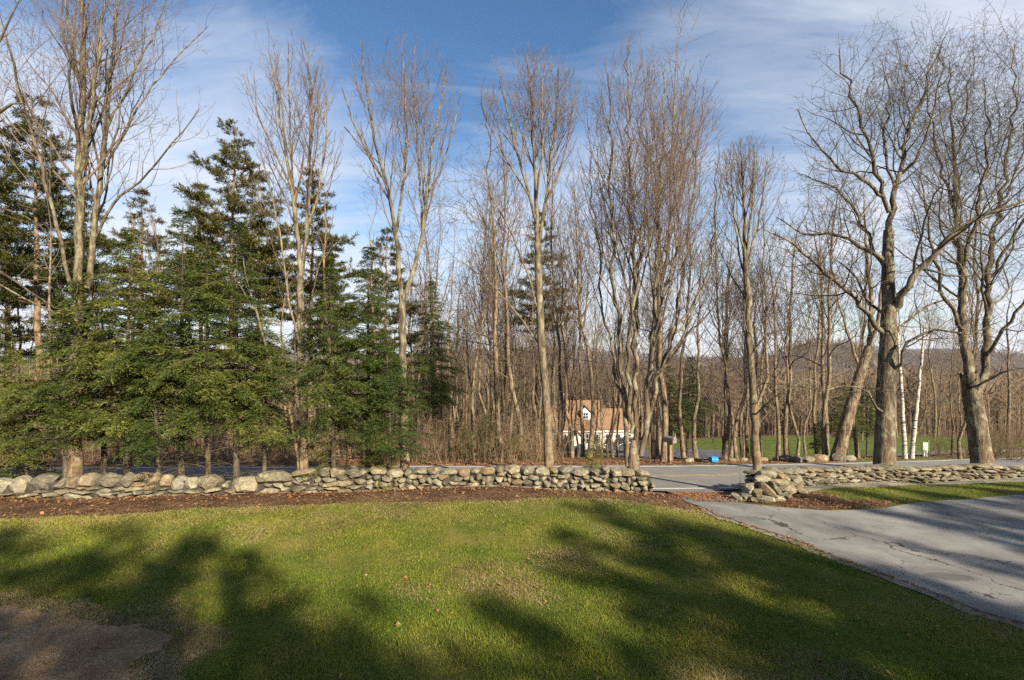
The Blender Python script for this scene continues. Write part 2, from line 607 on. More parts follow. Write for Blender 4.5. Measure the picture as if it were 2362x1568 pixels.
_gx = np.linspace(-60, 90, 301)
_gy = np.interp(_gx, [p[0] for p in ROAD_FAR], [p[1] for p in ROAD_FAR])
_gz = np.interp(_gx, [p[0] for p in ROAD_FAR], [p[2] for p in ROAD_FAR])
_k = np.ones(13) / 13.0
_gy[6:-6] = np.convolve(_gy, _k, 'valid')
_gz[6:-6] = np.convolve(_gz, _k, 'valid')
_gs = np.gradient(_gy, _gx)


def road_pt(x, off):
    """point on the road at far-edge station x, off metres towards the camera"""
    y = np.interp(x, _gx, _gy)
    z = np.interp(x, _gx, _gz)
    s = np.interp(x, _gx, _gs)
    nrm = math.hypot(1, s)
    return x + s / nrm * off, y - off / nrm, z + 0.085 * off


CTRL = list(WALL_BASE) + list(RWALL_BASE)
for x in (-55, -40, -26, -19, -12, -6, 0, 4, 8, 13, 18, 25, 32, 45, 60):
    CTRL.append(road_pt(x, 0.0))
    CTRL.append(road_pt(x, ROAD_W))
    CTRL.append(road_pt(x, 3.0))
CTRL += [W(1181, 1568, 6.0), W(0, 1568, 6.1), W(2362, 1443, 7.7), W(2362, 1142, 16.3), W(1600, 1162, 14.5), W(1925, 1289, 10.2), W(1906, 1182, 13.8),
         W(600, 1300, 9.9), W(1181, 1250, 11.2), W(2188, 1157, 15.4), W(1757, 1158, 15.0), (0, 0, 0.72), (-12, 0, 0.75), (12, 0, 0.45), (25, 5, 0.0), (-25, 5, 0.7), (30, 12, -0.6),
         (0, -14, 1.0), (-20, -14, 1.0), (25, -14, 0.6), (50, 0, -0.6), (-50, 0, 0.8), (0, -40, 1.2), (-50, -40, 1.2), (50, -40, 0.4),
         (13, 70, -9.1), (-12, 70, -8.3), (-30, 70, -7.2), (-60, 70, -6.0), (26, 45, -4.9), (8, 45, -4.9), (-10, 45, -4.3), (-35, 45, -3.2), (40, 60, -5.9), (55, 70, -7.0), (70, 60, -5.8), (34, 78, -8.6),
         (48, 45, -4.4), (0, 100, -12.5), (50, 100, -11.0), (-60, 100, -9.5), (100, 100, -11), (-100, 100, -9), (110, 60, -6.5), (-100, 45, -2), (0, 140, -14), (100, 140, -14), (-100, 140, -13)]
CP = np.array(CTRL)
_n = len(CP)


def _U(r2):
    return 0.5 * r2 * np.log(np.maximum(r2, 1e-12))


_d2 = ((CP[:, None, :2] - CP[None, :, :2]) ** 2).sum(-1)
_A = np.zeros((_n + 3, _n + 3))
_A[:_n, :_n] = _U(_d2) + 0.6 * np.eye(_n)
_A[:_n, _n] = 1
_A[:_n, _n + 1:] = CP[:, :2]
_A[_n:, :_n] = _A[:_n, _n:].T
_w = np.linalg.solve(_A, np.concatenate([CP[:, 2], [0, 0, 0]]))


def ground_np(x, y):
    x = np.asarray(x, float)
    y = np.asarray(y, float)
    sh = x.shape
    P = np.stack([np.clip(x.ravel(), -110, 120), np.clip(y.ravel(), -45, 140)], -1)
    o = np.empty(len(P))
    for i in range(0, len(P), 20000):
        q = P[i:i + 20000]
        d2 = ((q[:, None, :] - CP[None, :, :2]) ** 2).sum(-1)
        o[i:i + 20000] = _U(d2) @ _w[:_n] + _w[_n] + q @ _w[_n + 1:]
    z = o.reshape(sh)
    r = np.hypot(x, y)
    t = np.clip((np.maximum(np.abs(x), y) - 90) / 45, 0, 1)
    t = t * t * (3 - 2 * t)
    far = -14.0 - np.clip((r - 140) / 900, 0, 1) * 12
    und = 0.025 * np.sin(x * 1.1 + 0.7 * y) * np.cos(y * 0.9 - 0.4 * x)
    return z * (1 - t) + far * t + und * (1 - t)


def ground(x, y):
    return float(ground_np(np.array([x]), np.array([y]))[0])


def gpt(px, d, dz=0.0):
    x = (px - CX) / F * d
    return Vector((x, d, ground(x, d) + dz))


def px2ground(px, py):
    """where the ray through a picture point meets the ground"""
    d = np.arange(3.0, 120, 0.05)
    x = (px - CX) / F * d
    z = ZC - (py - HY) / F * d
    g = ground_np(x, d)
    hit = np.where(z <= g)[0]
    i = hit[0] if len(hit) else len(d) - 1
    return float(x[i]), float(d[i])


def grid_sheet(name, xs, ys, mat, dz=0.0, zf=ground_np, mask=None):
    X, Y = np.meshgrid(xs, ys)
    Z = zf(X, Y) + dz
    V = np.stack([X, Y, Z], -1).reshape(-1, 3)
    nx, ny = len(xs), len(ys)
    i = np.arange(ny - 1)[:, None] * nx + np.arange(nx - 1)[None, :]
    q = np.stack([i, i + 1, i + nx + 1, i + nx], -1).reshape(-1, 4)
    if mask is not None:
        c = V[q].mean(1)
        q = q[mask(c[:, 0], c[:, 1])]
    me = mesh_np(name, V, [(4, q)], True)
    return tag(link(name, me, None, mat), kind='structure')


def near_far(a, b, n1, far, n2):
    core = np.linspace(a, b, n1)
    left = -np.geomspace(1, 1 + far, n2)[::-1] + 1 + a
    right = np.geomspace(1, 1 + far, n2) - 1 + b
    return np.unique(np.concatenate([left[:-1], core, right[1:]]))


def in_poly(poly, x, y):
    x = np.asarray(x)
    y = np.asarray(y)
    c = np.zeros(x.shape, bool)
    n = len(poly)
    for i in range(n):
        x1, y1 = poly[i]
        x2, y2 = poly[(i + 1) % n]
        if y1 == y2:
            continue
        c ^= ((y1 > y) != (y2 > y)) & (x < (x2 - x1) * (y - y1) / (y2 - y1) + x1)
    return c


def subdivide(poly, step, jit=0.0, seed=1):
    r = random.Random(seed)
    o = []
    n = len(poly)
    for i in range(n):
        a, b = poly[i], poly[(i + 1) % n]
        l = math.hypot(b[0] - a[0], b[1] - a[1])
        k = max(1, int(l / step))
        for j in range(k):
            t = j / k
            o.append((a[0] + (b[0] - a[0]) * t + r.uniform(-jit, jit), a[1] + (b[1] - a[1]) * t + r.uniform(-jit, jit)))
    return o


def poly_sheet(name, poly, mat, dz, step=0.35, jit=0.0, kind='structure', smooth_it=0, seed=1):
    """a draped sheet with the outline poly: triangulated, then cut by a lattice so that it follows the ground"""
    P = subdivide(poly, step, jit, seed)
    bm = bmesh.new()
    vs = [bm.verts.new((x, y, 0)) for x, y in P]
    bm.faces.new(vs)
    xs = [p[0] for p in P]
    ys = [p[1] for p in P]
    for ax, lo, hi in ((0, min(xs), max(xs)), (1, min(ys), max(ys))):
        t = lo + step
        while t < hi:
            co_ = (t, 0, 0) if ax == 0 else (0, t, 0)
            no = (1, 0, 0) if ax == 0 else (0, 1, 0)
            bmesh.ops.bisect_plane(bm, geom=bm.verts[:] + bm.edges[:] + bm.faces[:], plane_co=co_, plane_no=no)
            t += step
    bmesh.ops.triangulate(bm, faces=bm.faces[:])
    bm.verts.ensure_lookup_table()
    X = np.array([v.co.x for v in bm.verts])
    Y = np.array([v.co.y for v in bm.verts])
    Z = ground_np(X, Y) + dz
    for v, z in zip(bm.verts, Z):
        v.co.z = z
    for f in bm.faces:
        if f.normal.z < 0:
            f.normal_flip()
    me = bpy.data.meshes.new(name)
    bm.to_mesh(me)
    bm.free()
    me.polygons.foreach_set('use_smooth', np.ones(len(me.polygons), dtype=bool))
    return tag(link(name, me, None, mat), kind=kind)


# ground sheet: forest floor beyond the road
gxs = near_far(-34, 40, 186, 6000, 60)
gys = np.unique(np.concatenate([np.linspace(-60, 0, 20), np.linspace(0, 34, 90), np.linspace(34, 140, 90), 140 + np.geomspace(1, 6000, 50) - 1]))
ground_o = grid_sheet('ground', gxs, gys, M['woodfloor'])

# road strip, with edge lines and a double centre line
def strip(name, offs, x0, x1, mat, dz, n=150, parent=None, gapf=None, kind='structure'):
    xs = np.linspace(x0, x1, n)
    V, Q = [], []
    k = len(offs)
    for i, x in enumerate(xs):
        for o in offs:
            a = road_pt(x, o)
            V.append((a[0], a[1], max(a[2], ground(a[0], a[1])) + dz))
    for i in range(n - 1):
        if gapf and gapf(xs[i]):
            continue
        for j in range(k - 1):
            b = i * k + j
            Q.append((b, b + 1, b + k + 1, b + k))
    me = mesh_np(name, np.array(V), [(4, np.array(Q))], True)
    o = link(name, me, parent, mat)
    if parent is None:
        tag(o, kind=kind)
    return o


road = strip('road', [-0.45, 0.5, 1.5, 2.5, 3.5, 4.5, 5.5, 6.25], -58, 88, M['road'], 0.05)
strip('edge_line', [0.0, 0.13], -58, 88, M['line_white'], 0.058, parent=road)
strip('edge_line', [5.72, 5.85], -58, 88, M['line_white'], 0.058, parent=road, gapf=lambda x: 7.2 < x < 11.5)
strip('centre_line', [2.75, 2.85], -58, 88, M['line_yellow'], 0.058, parent=road)
strip('centre_line', [3.0, 3.1], -58, 88, M['line_yellow'], 0.058, parent=road)

# lawn on this side of the wall
lawn_x = np.linspace(-30, 32, 156)
lawn_y = np.linspace(-42, 20.5, 157)


def wall_y(x):
    pts = WALL_BASE + [(5.6, 15.6, 0), (6.9, 15.6, 0)] + RWALL_BASE
    return np.interp(x, [p[0] for p in pts], [p[1] for p in pts])


lawn = grid_sheet('lawn', lawn_x, lawn_y, M['turf'], 0.025, mask=lambda x, y: y < wall_y(x) + 0.1)

# driveway
DE = [(1582, 1161), (1624, 1176), (1654, 1193), (1756, 1225), (1835, 1251), (1925, 1289), (2038, 1330), (2151, 1375), (2264, 1417), (2362, 1447), (2560, 1520)]
DR = [(1699, 1164), (1801, 1175), (1906, 1183), (2038, 1177), (2188, 1158), (2362, 1143), (2560, 1132)]
dl = [px2ground(*p) for p in DE]
dr = [px2ground(*p) for p in DR]
DRIVE = [(5.15, 17.6), (5.0, 15.6)] + dl + [(dl[-1][0] + 2, 3.0), (34, 3.0), (34, 17.2)] + dr[::-1] + [(6.75, 15.4), (6.9, 17.7)]
driveway = poly_sheet('driveway', DRIVE, M['driveway'], 0.055, 0.4, 0.025)

# gravelly shoulder between the driveway and the grass, and along the right-hand wall
SH = []
for i, (x, y) in enumerate(dl[1:]):
    SH.append((x + 0.05, y + 0.05))
for i, (x, y) in enumerate(dl[1:][::-1]):
    SH.append((x - 0.17 - 0.10 * random.Random(i).random(), y - 0.05))
poly_sheet('gravel_edge', SH, M['gravel'], 0.042, 0.3, 0.06, seed=4)
RS = [px2ground(*p) for p in [(1830, 1150), (1900, 1131), (2000, 1126), (2130, 1121), (2250, 1117), (2362, 1113), (2480, 1110)]]
RS2 = [(p[0], p[1] + 0.1) for p in RWALL_BASE[1:]]
poly_sheet('gravel_strip', RS + RS2[::-1], M['gravel'], 0.040, 0.3, 0.07, seed=5)

# soil bed along the wall
BE = [(-420, 1225), (-200, 1208), (0, 1199), (150, 1194), (300, 1190), (433, 1177), (580, 1172), (733, 1167), (854, 1160), (1000, 1162), (1120, 1158), (1250, 1152), (1355, 1151), (1455, 1157), (1530, 1170), (1585, 1176), (1618, 1178)]
be = [px2ground(*p) for p in BE]
BED = be + [(5.0, 15.8)] + [(p[0], p[1] + 0.3) for p in WALL_BASE[::-1]]
bed = poly_sheet('soil_bed', BED, M['soil'], 0.045, 0.3, 0.10, seed=2)
# worn soil at the inner corner of the drive and in the lower corner of the lawn
C1 = [px2ground(*p) for p in [(1690, 1163), (1780, 1168), (1880, 1180), (2000, 1176), (2090, 1166), (2020, 1158), (1940, 1152), (1900, 1138), (1850, 1140), (1820, 1146), (1750, 1158)]]
poly_sheet('worn_soil', C1, M['soil'], 0.036, 0.3, 0.09, seed=3)
C2 = [px2ground(*p) for p in [(-300, 1400), (0, 1404), (110, 1420), (215, 1436), (330, 1445), (395, 1470), (385, 1515), (300, 1545), (340, 1600), (200, 1700), (-300, 1700)]]
BARE = C2
BARE = [(x + .35 * mnoise.noise(Vector((x * 1.3, y * 1.3, 2))) + .18 * mnoise.noise(Vector((x * 4, y * 4, 5))), y + .35 * mnoise.noise(Vector((x * 1.3, y * 1.3, 7))) + .18 * mnoise.noise(Vector((x * 4, y * 4, 9)))) for x, y in subdivide(C2, .15)]
poly_sheet('bare_soil', BARE, M['baresoil'], 0.036, 0.3, 0.0, seed=6)

# lawn, drive and lane beyond the road
FL = [(14.5, 52), (19, 46), (27, 40), (36, 40.5), (44, 42), (60, 50), (62, 72), (44, 84), (24, 86), (19, 74)]
poly_sheet('far_lawn', FL, M['farlawn'], 0.05, 1.5, 0.5, seed=8)
FD = [(9.6, 30.0), (11.2, 28.5), (14.5, 34), (17.2, 44), (23, 52), (26.5, 60), (20, 72), (8, 73.5), (7, 66), (13.5, 60), (14.0, 50), (12, 40)]
poly_sheet('far_driveway', FD, M['dark_drive'], 0.075, 1.2, 0.15, seed=9)
LN = [(23, 36.5), (29, 38.5), (40, 42.5), (62, 49), (80, 57), (80, 61), (60, 53), (38, 46), (27, 41.5), (22, 39)]
poly_sheet('side_lane', LN, M['road'], 0.10, 1.2, 0.15, seed=10)
VG = [road_pt(x, -0.5)[:2] for x in np.linspace(19, 48, 18)] + [road_pt(x, -2.6)[:2] for x in np.linspace(48, 19, 18)]
poly_sheet('grass_verge', VG, M['farlawn'], 0.06, 0.7, 0.15, seed=11)

# far hills
def hill(name, cx, cy, rx, ry, h, seed, label=None):
    n = 70
    xs = np.linspace(-1.6, 1.6, n)
    X, Y = np.meshgrid(xs, xs)
    Z = np.exp(-2.0 * (X ** 2 + Y ** 2))
    for i in range(n):
        for j in range(n):
            Z[i, j] += 0.16 * mnoise.fractal(Vector((X[i, j] * 2.2 + seed, Y[i, j] * 2.2, seed)), 1.0, 2.0, 5) * (0.25 + Z[i, j])
    V = np.stack([cx + X * rx, cy + Y * ry, -27 + Z * h], -1).reshape(-1, 3)
    i = np.arange(n - 1)[:, None] * n + np.arange(n - 1)[None, :]
    q = np.stack([i, i + 1, i + n + 1, i + n], -1).reshape(-1, 4)
    return tag(link(name, mesh_np(name, V, [(4, q)], True), None, M['hill']), kind='structure')


HILLS = [('hill', 560, 900, 200, 220, 50, 1.3), ('hill', 980, 1100, 260, 260, 38, 2.9), ('hill', 120, 2600, 900, 500, 62, 4.1), ('hill', -1500, 2400, 900, 500, 60, 5.7), ('hill', 1900, 2300, 800, 500, 60, 7.7)]
for a in HILLS:
    hill(*a)

# ------------------------------------------------------------------ stone walls
def stone_mesh(seed, angular):
    r = random.Random(seed)
    bm = bmesh.new()
    bmesh.ops.create_icosphere(bm, subdivisions=2, radius=1.0)
    e = r.uniform(2.8, 5.0) if angular else r.uniform(2.5, 3.6)
    planes = []
    for _ in range(13 if angular else 10):
        v = Vector((r.gauss(0, 1), r.gauss(0, 1), r.gauss(0, 1))).normalized()
        planes.append((v, r.uniform(0.66, 0.95) if angular else r.uniform(0.76, 0.98)))
    off = Vector((r.uniform(0, 50), r.uniform(0, 50), r.uniform(0, 50)))
    for v in bm.verts:
        p = v.co.copy()
        nn = (abs(p.x) ** e + abs(p.y) ** e + abs(p.z) ** e) ** (1 / e)
        p /= nn
        for pn, d in planes:
            k = p.dot(pn)
            if k > d:
                p -= pn * (k - d) * 0.92
        p *= 1 + 0.13 * mnoise.noise(p * 1.6 + off) + 0.09 * mnoise.noise(p * 3.6 + off)
        v.co = p
    lo = [min(v.co[i] for v in bm.verts) for i in range(3)]
    hi = [max(v.co[i] for v in bm.verts) for i in range(3)]
    for v in bm.verts:
        for i in range(3):
            v.co[i] = (v.co[i] - (lo[i] + hi[i]) / 2) / (hi[i] - lo[i])
    me = bpy.data.meshes.new('stone')
    bm.to_mesh(me)
    bm.free()
    me.polygons.foreach_set('use_smooth', np.ones(len(me.polygons), dtype=bool))
    me.set_sharp_from_angle(angle=R(19))
    me.materials.append(M['stone'])
    return me


STONES_A = [stone_mesh(100 + i, True) for i in range(16)]
STONES_R = [stone_mesh(200 + i, False) for i in range(14)]


class WallCurve:
    def __init__(s, pts):
        s.p = [Vector(p) for p in pts]
        s.l = [0.0]
        for a, b in zip(s.p, s.p[1:]):
            s.l.append(s.l[-1] + (b.xy - a.xy).length)
        s.len = s.l[-1]

    def at(s, u):
        u = min(max(u, 0), s.len)
        x = np.interp(u, s.l, [p.x for p in s.p])
        y = np.interp(u, s.l, [p.y for p in s.p])
        return float(x), float(y)

    def tan(s, u):
        a = s.at(u - 0.4)
        b = s.at(u + 0.4)
        return math.atan2(b[1] - a[1], b[0] - a[0])


def put_stone(parent, x, y, z, w, h, dep, rz, rnd, tilt=0.0, kind='A', lean=0.0):
    me = rnd.choice(STONES_A if kind == 'A' else STONES_R)
    o = link('stone', me, parent)
    flip = rnd.choice((0, math.pi))
    o.location = (x, y, z)
    o.rotation_euler = (lean, tilt, rz + flip)
    o.scale = (w, dep, h)
    return o


def build_wall(parent, curve, u0, u1, top, sect, seed, depth=0.55, caps=None):
    """skyline packing: each stone comes to rest on the ones already laid"""
    r = random.Random(seed)
    res = 0.04
    n = int((u1 - u0) / res)
    hgt = [0.0] * n
    U = [u0 + (i + 0.5) * res for i in range(n)]
    cap_iv = caps or []

    def in_caps(u):
        for a, b, h, k in cap_iv:
            if a <= u <= b:
                return h
        return None
    lim = [max(0.05, top(u) - (in_caps(u) or sect(u)['cap'])) for u in U]
    laid = 0
    dead = [False] * n
    while laid < 900:
        best, bi = None, -1
        for i in range(n):
            if not dead[i] and hgt[i] < lim[i] - 0.03 and (best is None or hgt[i] < best):
                best, bi = hgt[i], i
        if bi < 0:
            break
        a = bi
        while a > 0 and hgt[a - 1] <= best + 0.075 and not dead[a - 1]:
            a -= 1
        b = bi
        while b < n - 1 and hgt[b + 1] <= best + 0.075 and not dead[b + 1]:
            b += 1
        width = (b - a + 1) * res
        s = sect(U[bi])
        w = r.uniform(*s['w'])
        if width < w * 1.35:
            w = width
            ia, ib = a, b
        else:
            ia = r.randint(max(a, bi - int(w / res) + 1), bi)
            ib = min(b, ia + int(w / res) - 1)
        if w < 0.09:
            for i in range(a, b + 1):
                hgt[i] += 0.06
            dead[bi] = dead[bi] or hgt[bi] > 2
            continue
        h = min(r.uniform(*s['h']), w * 0.95)
        room = min(lim[i] for i in range(ia, ib + 1)) - best
        if room < s['h'][0] * 0.7:
            for i in range(ia, ib + 1):
                dead[i] = True
            dead[bi] = True
            continue
        h = min(h, room + 0.04)
        uc = (U[ia] + U[ib]) / 2
        zb = max(hgt[ia:ib + 1])
        x, y = curve.at(uc)
        rz = curve.tan(uc)
        dj = r.uniform(-0.05, 0.05)
        put_stone(parent, x - math.sin(rz) * (depth / 2 + dj), y + math.cos(rz) * (depth / 2 + dj), ground(x, y) - 0.05 + zb + h / 2, w * 1.10, h * 1.24, depth * r.uniform(0.85, 1.05), rz + r.uniform(-0.08, 0.08), r,
                  r.uniform(-0.16, 0.16), s['kind'] if r.random() < 0.8 else 'A', r.uniform(-0.12, 0.12))
        laid += 1
        for i in range(ia, ib + 1):
            hgt[i] = zb + h
    # coping stones
    if cap_iv:
        row = [(a, b, h, k) for a, b, h, k in cap_iv]
        u = row[-1][1]
    else:
        row = []
        u = u0
    while u < u1 - 0.05:
        s = sect(u)
        w = r.uniform(*s['cw'])
        if u + w > u1 - 0.1:
            w = u1 - u
        row.append((u, u + w, s['cap'] * r.uniform(0.85, 1.25), s['ckind']))
        u += w
    for a, b, h, k in row:
        uc = (a + b) / 2
        ii = [i for i in range(n) if a <= U[i] <= b]
        zb = (sum(hgt[i] for i in ii) / len(ii)) if ii else 0.2
        zb = min(zb, top(uc) - h * 0.6)
        h = min(max(top(uc) - zb, h * 0.8), h * 1.7, (b - a) * .95)
        x, y = curve.at(uc)
        rz = curve.tan(uc)
        put_stone(parent, x - math.sin(rz) * depth / 2, y + math.cos(rz) * depth / 2, ground(x, y) - 0.05 + zb + h / 2, (b - a) * 1.09, h * 1.18, depth * r.uniform(0.95, 1.15), rz + r.uniform(-0.12, 0.12), r, r.uniform(-0.08, 0.08), k, r.uniform(-0.15, 0.1))
        laid += 1
    return laid


lw = WallCurve(WALL_BASE)


def top_from(profile, curve, base_pts):
    """profile rows (column, top row) -> wall height over the base along u"""
    us, hs = [], []
    for px, py in profile:
        # station whose column is px
        best = min(np.linspace(0, curve.len, 900), key=lambda u: abs(curve.at(u)[0] / curve.at(u)[1] * F + CX - px))
        x, y = curve.at(best)
        zt = ZC - (py - HY) / F * y
        us.append(best)
        hs.append(max(0.15, zt - ground(x, y) + 0.05))
    return lambda u: float(np.interp(u, us, hs)), us


ltop, _lus = top_from([(-400, 1115), (0, 1108), (83, 1101), (200, 1098), (300, 1095), (467, 1101), (550, 1104), (640, 1095), (716, 1086), (790, 1085), (900, 1086), (1100, 1084), (1188, 1077), (1290, 1084), (1450, 1087), (1500, 1090), (1506, 1104), (1512, 1120)], lw, WALL_BASE)


def u_of(curve, px):
    return min(np.linspace(0, curve.len, 1500), key=lambda u: abs(curve.at(u)[0] / curve.at(u)[1] * F + CX - px))


U560 = u_of(lw, 590)
U840 = u_of(lw, 840)


def lsect(u):
    if u < U560:
        return dict(w=(0.26, 0.66), h=(0.07, 0.14), cap=0.36, cw=(0.7, 1.2), kind='A', ckind='R')
    if u < U840:
        return dict(w=(0.22, 0.52), h=(0.08, 0.16), cap=0.22, cw=(0.35, 0.7), kind='A', ckind='A')
    return dict(w=(0.17, 0.40), h=(0.09, 0.19), cap=0.21, cw=(0.26, 0.52), kind='A' if (u * 7.3) % 1 < .55 else 'R', ckind='R')


lcaps = []
for a, b, hh, k in [(-60, 11, .34, 'A'), (11, 57, .42, 'A'), (57, 115, .36, 'R'), (115, 140, .34, 'A'), (140, 170, .36, 'R'), (170, 213, .36, 'R'), (213, 268, .36, 'A'), (268, 300, .30, 'A'), (300, 330, .30, 'R'), (330, 358, .30, 'A'), (358, 388, .3, 'A'), (388, 418, .33, 'R'),
                    (418, 448, .36, 'R'), (448, 505, .38, 'A'), (505, 523, .42, 'A'), (523, 588, .42, 'A')]:
    lcaps.append((u_of(lw, a), u_of(lw, b), hh, k))
wl = tag(empty('stone_wall', (lw.at(lw.len / 2)[0], lw.at(lw.len / 2)[1], 0)), 'long dry stone wall of grey field stones between the lawn and the road', 'stone wall')
U_VIS = u_of(lw, -40)
n1_ = build_wall(wl, lw, U_VIS, lw.len, ltop, lsect, 11, caps=lcaps)
rw = WallCurve(RWALL_BASE)
rtop, _ = top_from([(1745, 1090), (1760, 1088), (1841, 1085), (1957, 1083), (2100, 1079), (2200, 1077), (2290, 1075), (2362, 1080), (2560, 1080)], rw, RWALL_BASE)
wr = tag(empty('stone_wall', (rw.at(rw.len / 2)[0], rw.at(rw.len / 2)[1], 0)), 'pale dry stone wall receding beside the asphalt parking area', 'stone wall')


def rsect(u):
    return dict(w=(0.20, 0.46), h=(0.06, 0.13), cap=0.15, cw=(0.3, 0.66), kind='A', ckind='A')


n2_ = build_wall(wr, rw, 0.0, u_of(rw, 2400), rtop, rsect, 23)
def wall_core(parent, curve, u0, u1, top):  # added dark fill that keeps light from passing through the stone gaps
    bm = bmesh.new()
    prev = None
    n = int((u1 - u0) / .35)
    for i in range(n + 1):
        u = u0 + .12 + (u1 - u0 - .24) * i / n
        x, y = curve.at(u)
        t = curve.tan(u)
        g0, h = ground(x, y), max(.08, top(u) - .22)
        cur = []
        for off, z in ((.17, g0 - .1), (.17, g0 + h), (.42, g0 + h), (.42, g0 - .1)):
            cur.append(bm.verts.new((x - math.sin(t) * off, y + math.cos(t) * off, z)))
        if prev:
            for k in range(4):
                bm.faces.new([prev[k], prev[(k + 1) % 4], cur[(k + 1) % 4], cur[k]])
        else:
            bm.faces.new(cur)
        prev = cur
    bm.faces.new(prev[::-1])
    return bm_obj('gap_shade_core', bm, M['core_shade'], parent)


wall_core(wl, lw, U_VIS, lw.len, ltop)
wall_core(wr, rw, 0, u_of(rw, 2400), rtop)
for w_ in (wl, wr):
    loc = w_.location.copy()
    for c in w_.children:
        c.location = c.location - loc
# the end that has slumped into a heap
heap = tag(empty('stone_heap', gpt(1757, 15.3)), 'tumbled heap of tilted slabs at the wall end beside the driveway mouth', 'stone heap')
hr = random.Random(5)
HP = [(1702, 1151, 15.1, .26, .26, .0), (1716, 1146, 15.15, .42, .24, .1), (1734, 1152, 15.0, .24, .2, .0), (1757, 1154, 14.95, .5, .22, .1), (1775, 1150, 15.1, .4, .2, -.1), (1812, 1142, 15.4, .42, .26, -.2), (1795, 1148, 15.2, .4, .22, .2),
      (1725, 1130, 15.4, .30, .42, .25), (1745, 1135, 15.3, .4, .3, 0), (1768, 1132, 15.2, .70, .26, .75), (1788, 1128, 15.3, .62, .22, .9), (1812, 1128, 15.6, .6, .26, -.05), (1740, 1118, 15.5, .8, .14, -.12), (1760, 1116, 15.6, .62, .2, .0), (1795, 1112, 15.7, .85, .2, .15), (1812, 1116, 15.8, .7, .22, .1),
      (1756, 1104, 15.8, .55, .24, .0), (1768, 1094, 15.9, .56, .26, .12), (1800, 1100, 16.0, .55, .26, .1), (1830, 1108, 16.2, .5, .24, .0), (1842, 1130, 15.9, .5, .18, .0), (1835, 1122, 16.1, .45, .2, .0)]
for px, py, d, w, h, ti in HP:
    x, y, z = W(px, py, d)
    o = put_stone(heap, x, y, max(z, ground(x, y) + 0.05), w, h, hr.uniform(0.4, 0.6), hr.uniform(-0.3, 0.3), hr, ti, 'A', hr.uniform(-0.3, 0.2))
    o.rotation_euler[2] = hr.uniform(-0.25, 0.25)
for c in heap.children:
    c.location = c.location - heap.location
# tumbled boulders on the far verge
fr = random.Random(9)
FB = [(1760, 27.6, .5), (1812, 27.4, .9), (1838, 27.3, .75), (1862, 27.6, .8), (1890, 27.8, .9), (1912, 28.2, .7), (1934, 28.0, 1.0), (1958, 28.6, .8), (1590, 26.2, .5), (1610, 26.4, .45), (1690, 26.8, .5), (1715, 27.2, .45), (1785, 27.9, .5)]
FBL = ['small grey boulder in leaves right of the slender roadside trunk', 'broad pale boulder across the road, first of the row', 'grey boulder across the road, second of the row', 'low boulder across the road, third of the row', 'flat brown boulder across the road, middle of the row',
       'small boulder across the road, third from the leaning trunk', 'large boulder across the road, second from the leaning trunk', 'boulder across the road right beside the leaning trunk', 'half buried stone by the mailbox post', 'small stone on the bank between mailbox and blue bucket', 'stone on the leafy bank just right of the blue bucket', 'small stone on the bank farther right of the blue bucket', 'small stone leaning at the start of the boulder row']
for (px, d, s), lb in zip(FB, FBL):
    p = gpt(px, d)
    o = put_stone(None, p.x, p.y, p.z + s * 0.2, s, s * 0.55, s * 0.7, fr.uniform(-.5, .5), fr, fr.uniform(-.15, .15), 'R')
    o.name = 'boulder'
    tag(o, lb, 'boulder', 'boulders on the far verge')
print('stones', n1_, n2_)

# ------------------------------------------------------------------ bare trees
def vnorm(v):
    l = math.sqrt(v[0] * v[0] + v[1] * v[1] + v[2] * v[2]) or 1e-9
    return (v[0] / l, v[1] / l, v[2] / l)


def perp_dir(d, ang, az):
    """direction at angle ang off d, turned az about it"""
    ref = (0, 0, 1) if abs(d[2]) < 0.9 else (1, 0, 0)
    u = vnorm((d[1] * ref[2] - d[2] * ref[1], d[2] * ref[0] - d[0] * ref[2], d[0] * ref[1] - d[1] * ref[0]))
    w = (d[1] * u[2] - d[2] * u[1], d[2] * u[0] - d[0] * u[2], d[0] * u[1] - d[1] * u[0])
    c, s = math.cos(ang), math.sin(ang)
    ca, sa = math.cos(az), math.sin(az)
    return vnorm(tuple(d[i] * c + (u[i] * ca + w[i] * sa) * s for i in range(3)))


UPRIGHT = dict(  # ascending, broom-like crown
    ang=(28, 34, 38, 42), dens=(1.7, 1.6, 2.6, 5.0), ratio=(0.55, 0.58, 0.58, 0.55), rr=(0.48, 0.52, 0.55, 0.6), wander=(0.10, 0.12, 0.15, 0.18),
    up=(0.16, 0.16, 0.13, 0.10), seg=(6, 5, 4, 3), sides=(6, 5, 4, 3), tip=(0.30, 0.25, 0.3, 0.4), start=(0.25, 0.2, 0.15, 0.15), minr=0.0042, maxlev=4)
SPREAD = dict(   # old field maple: crooked wide limbs
    ang=(52, 50, 50, 48), dens=(1.5, 1.7, 2.6, 4.5), ratio=(0.62, 0.62, 0.6, 0.55), rr=(0.42, 0.50, 0.55, 0.6), wander=(0.17, 0.20, 0.22, 0.24),
    up=(0.07, 0.06, 0.05, 0.05), seg=(8, 7, 5, 3), sides=(7, 5, 4, 3), tip=(0.22, 0.22, 0.3, 0.4), start=(0.22, 0.18, 0.15, 0.1), minr=0.0048, maxlev=4)


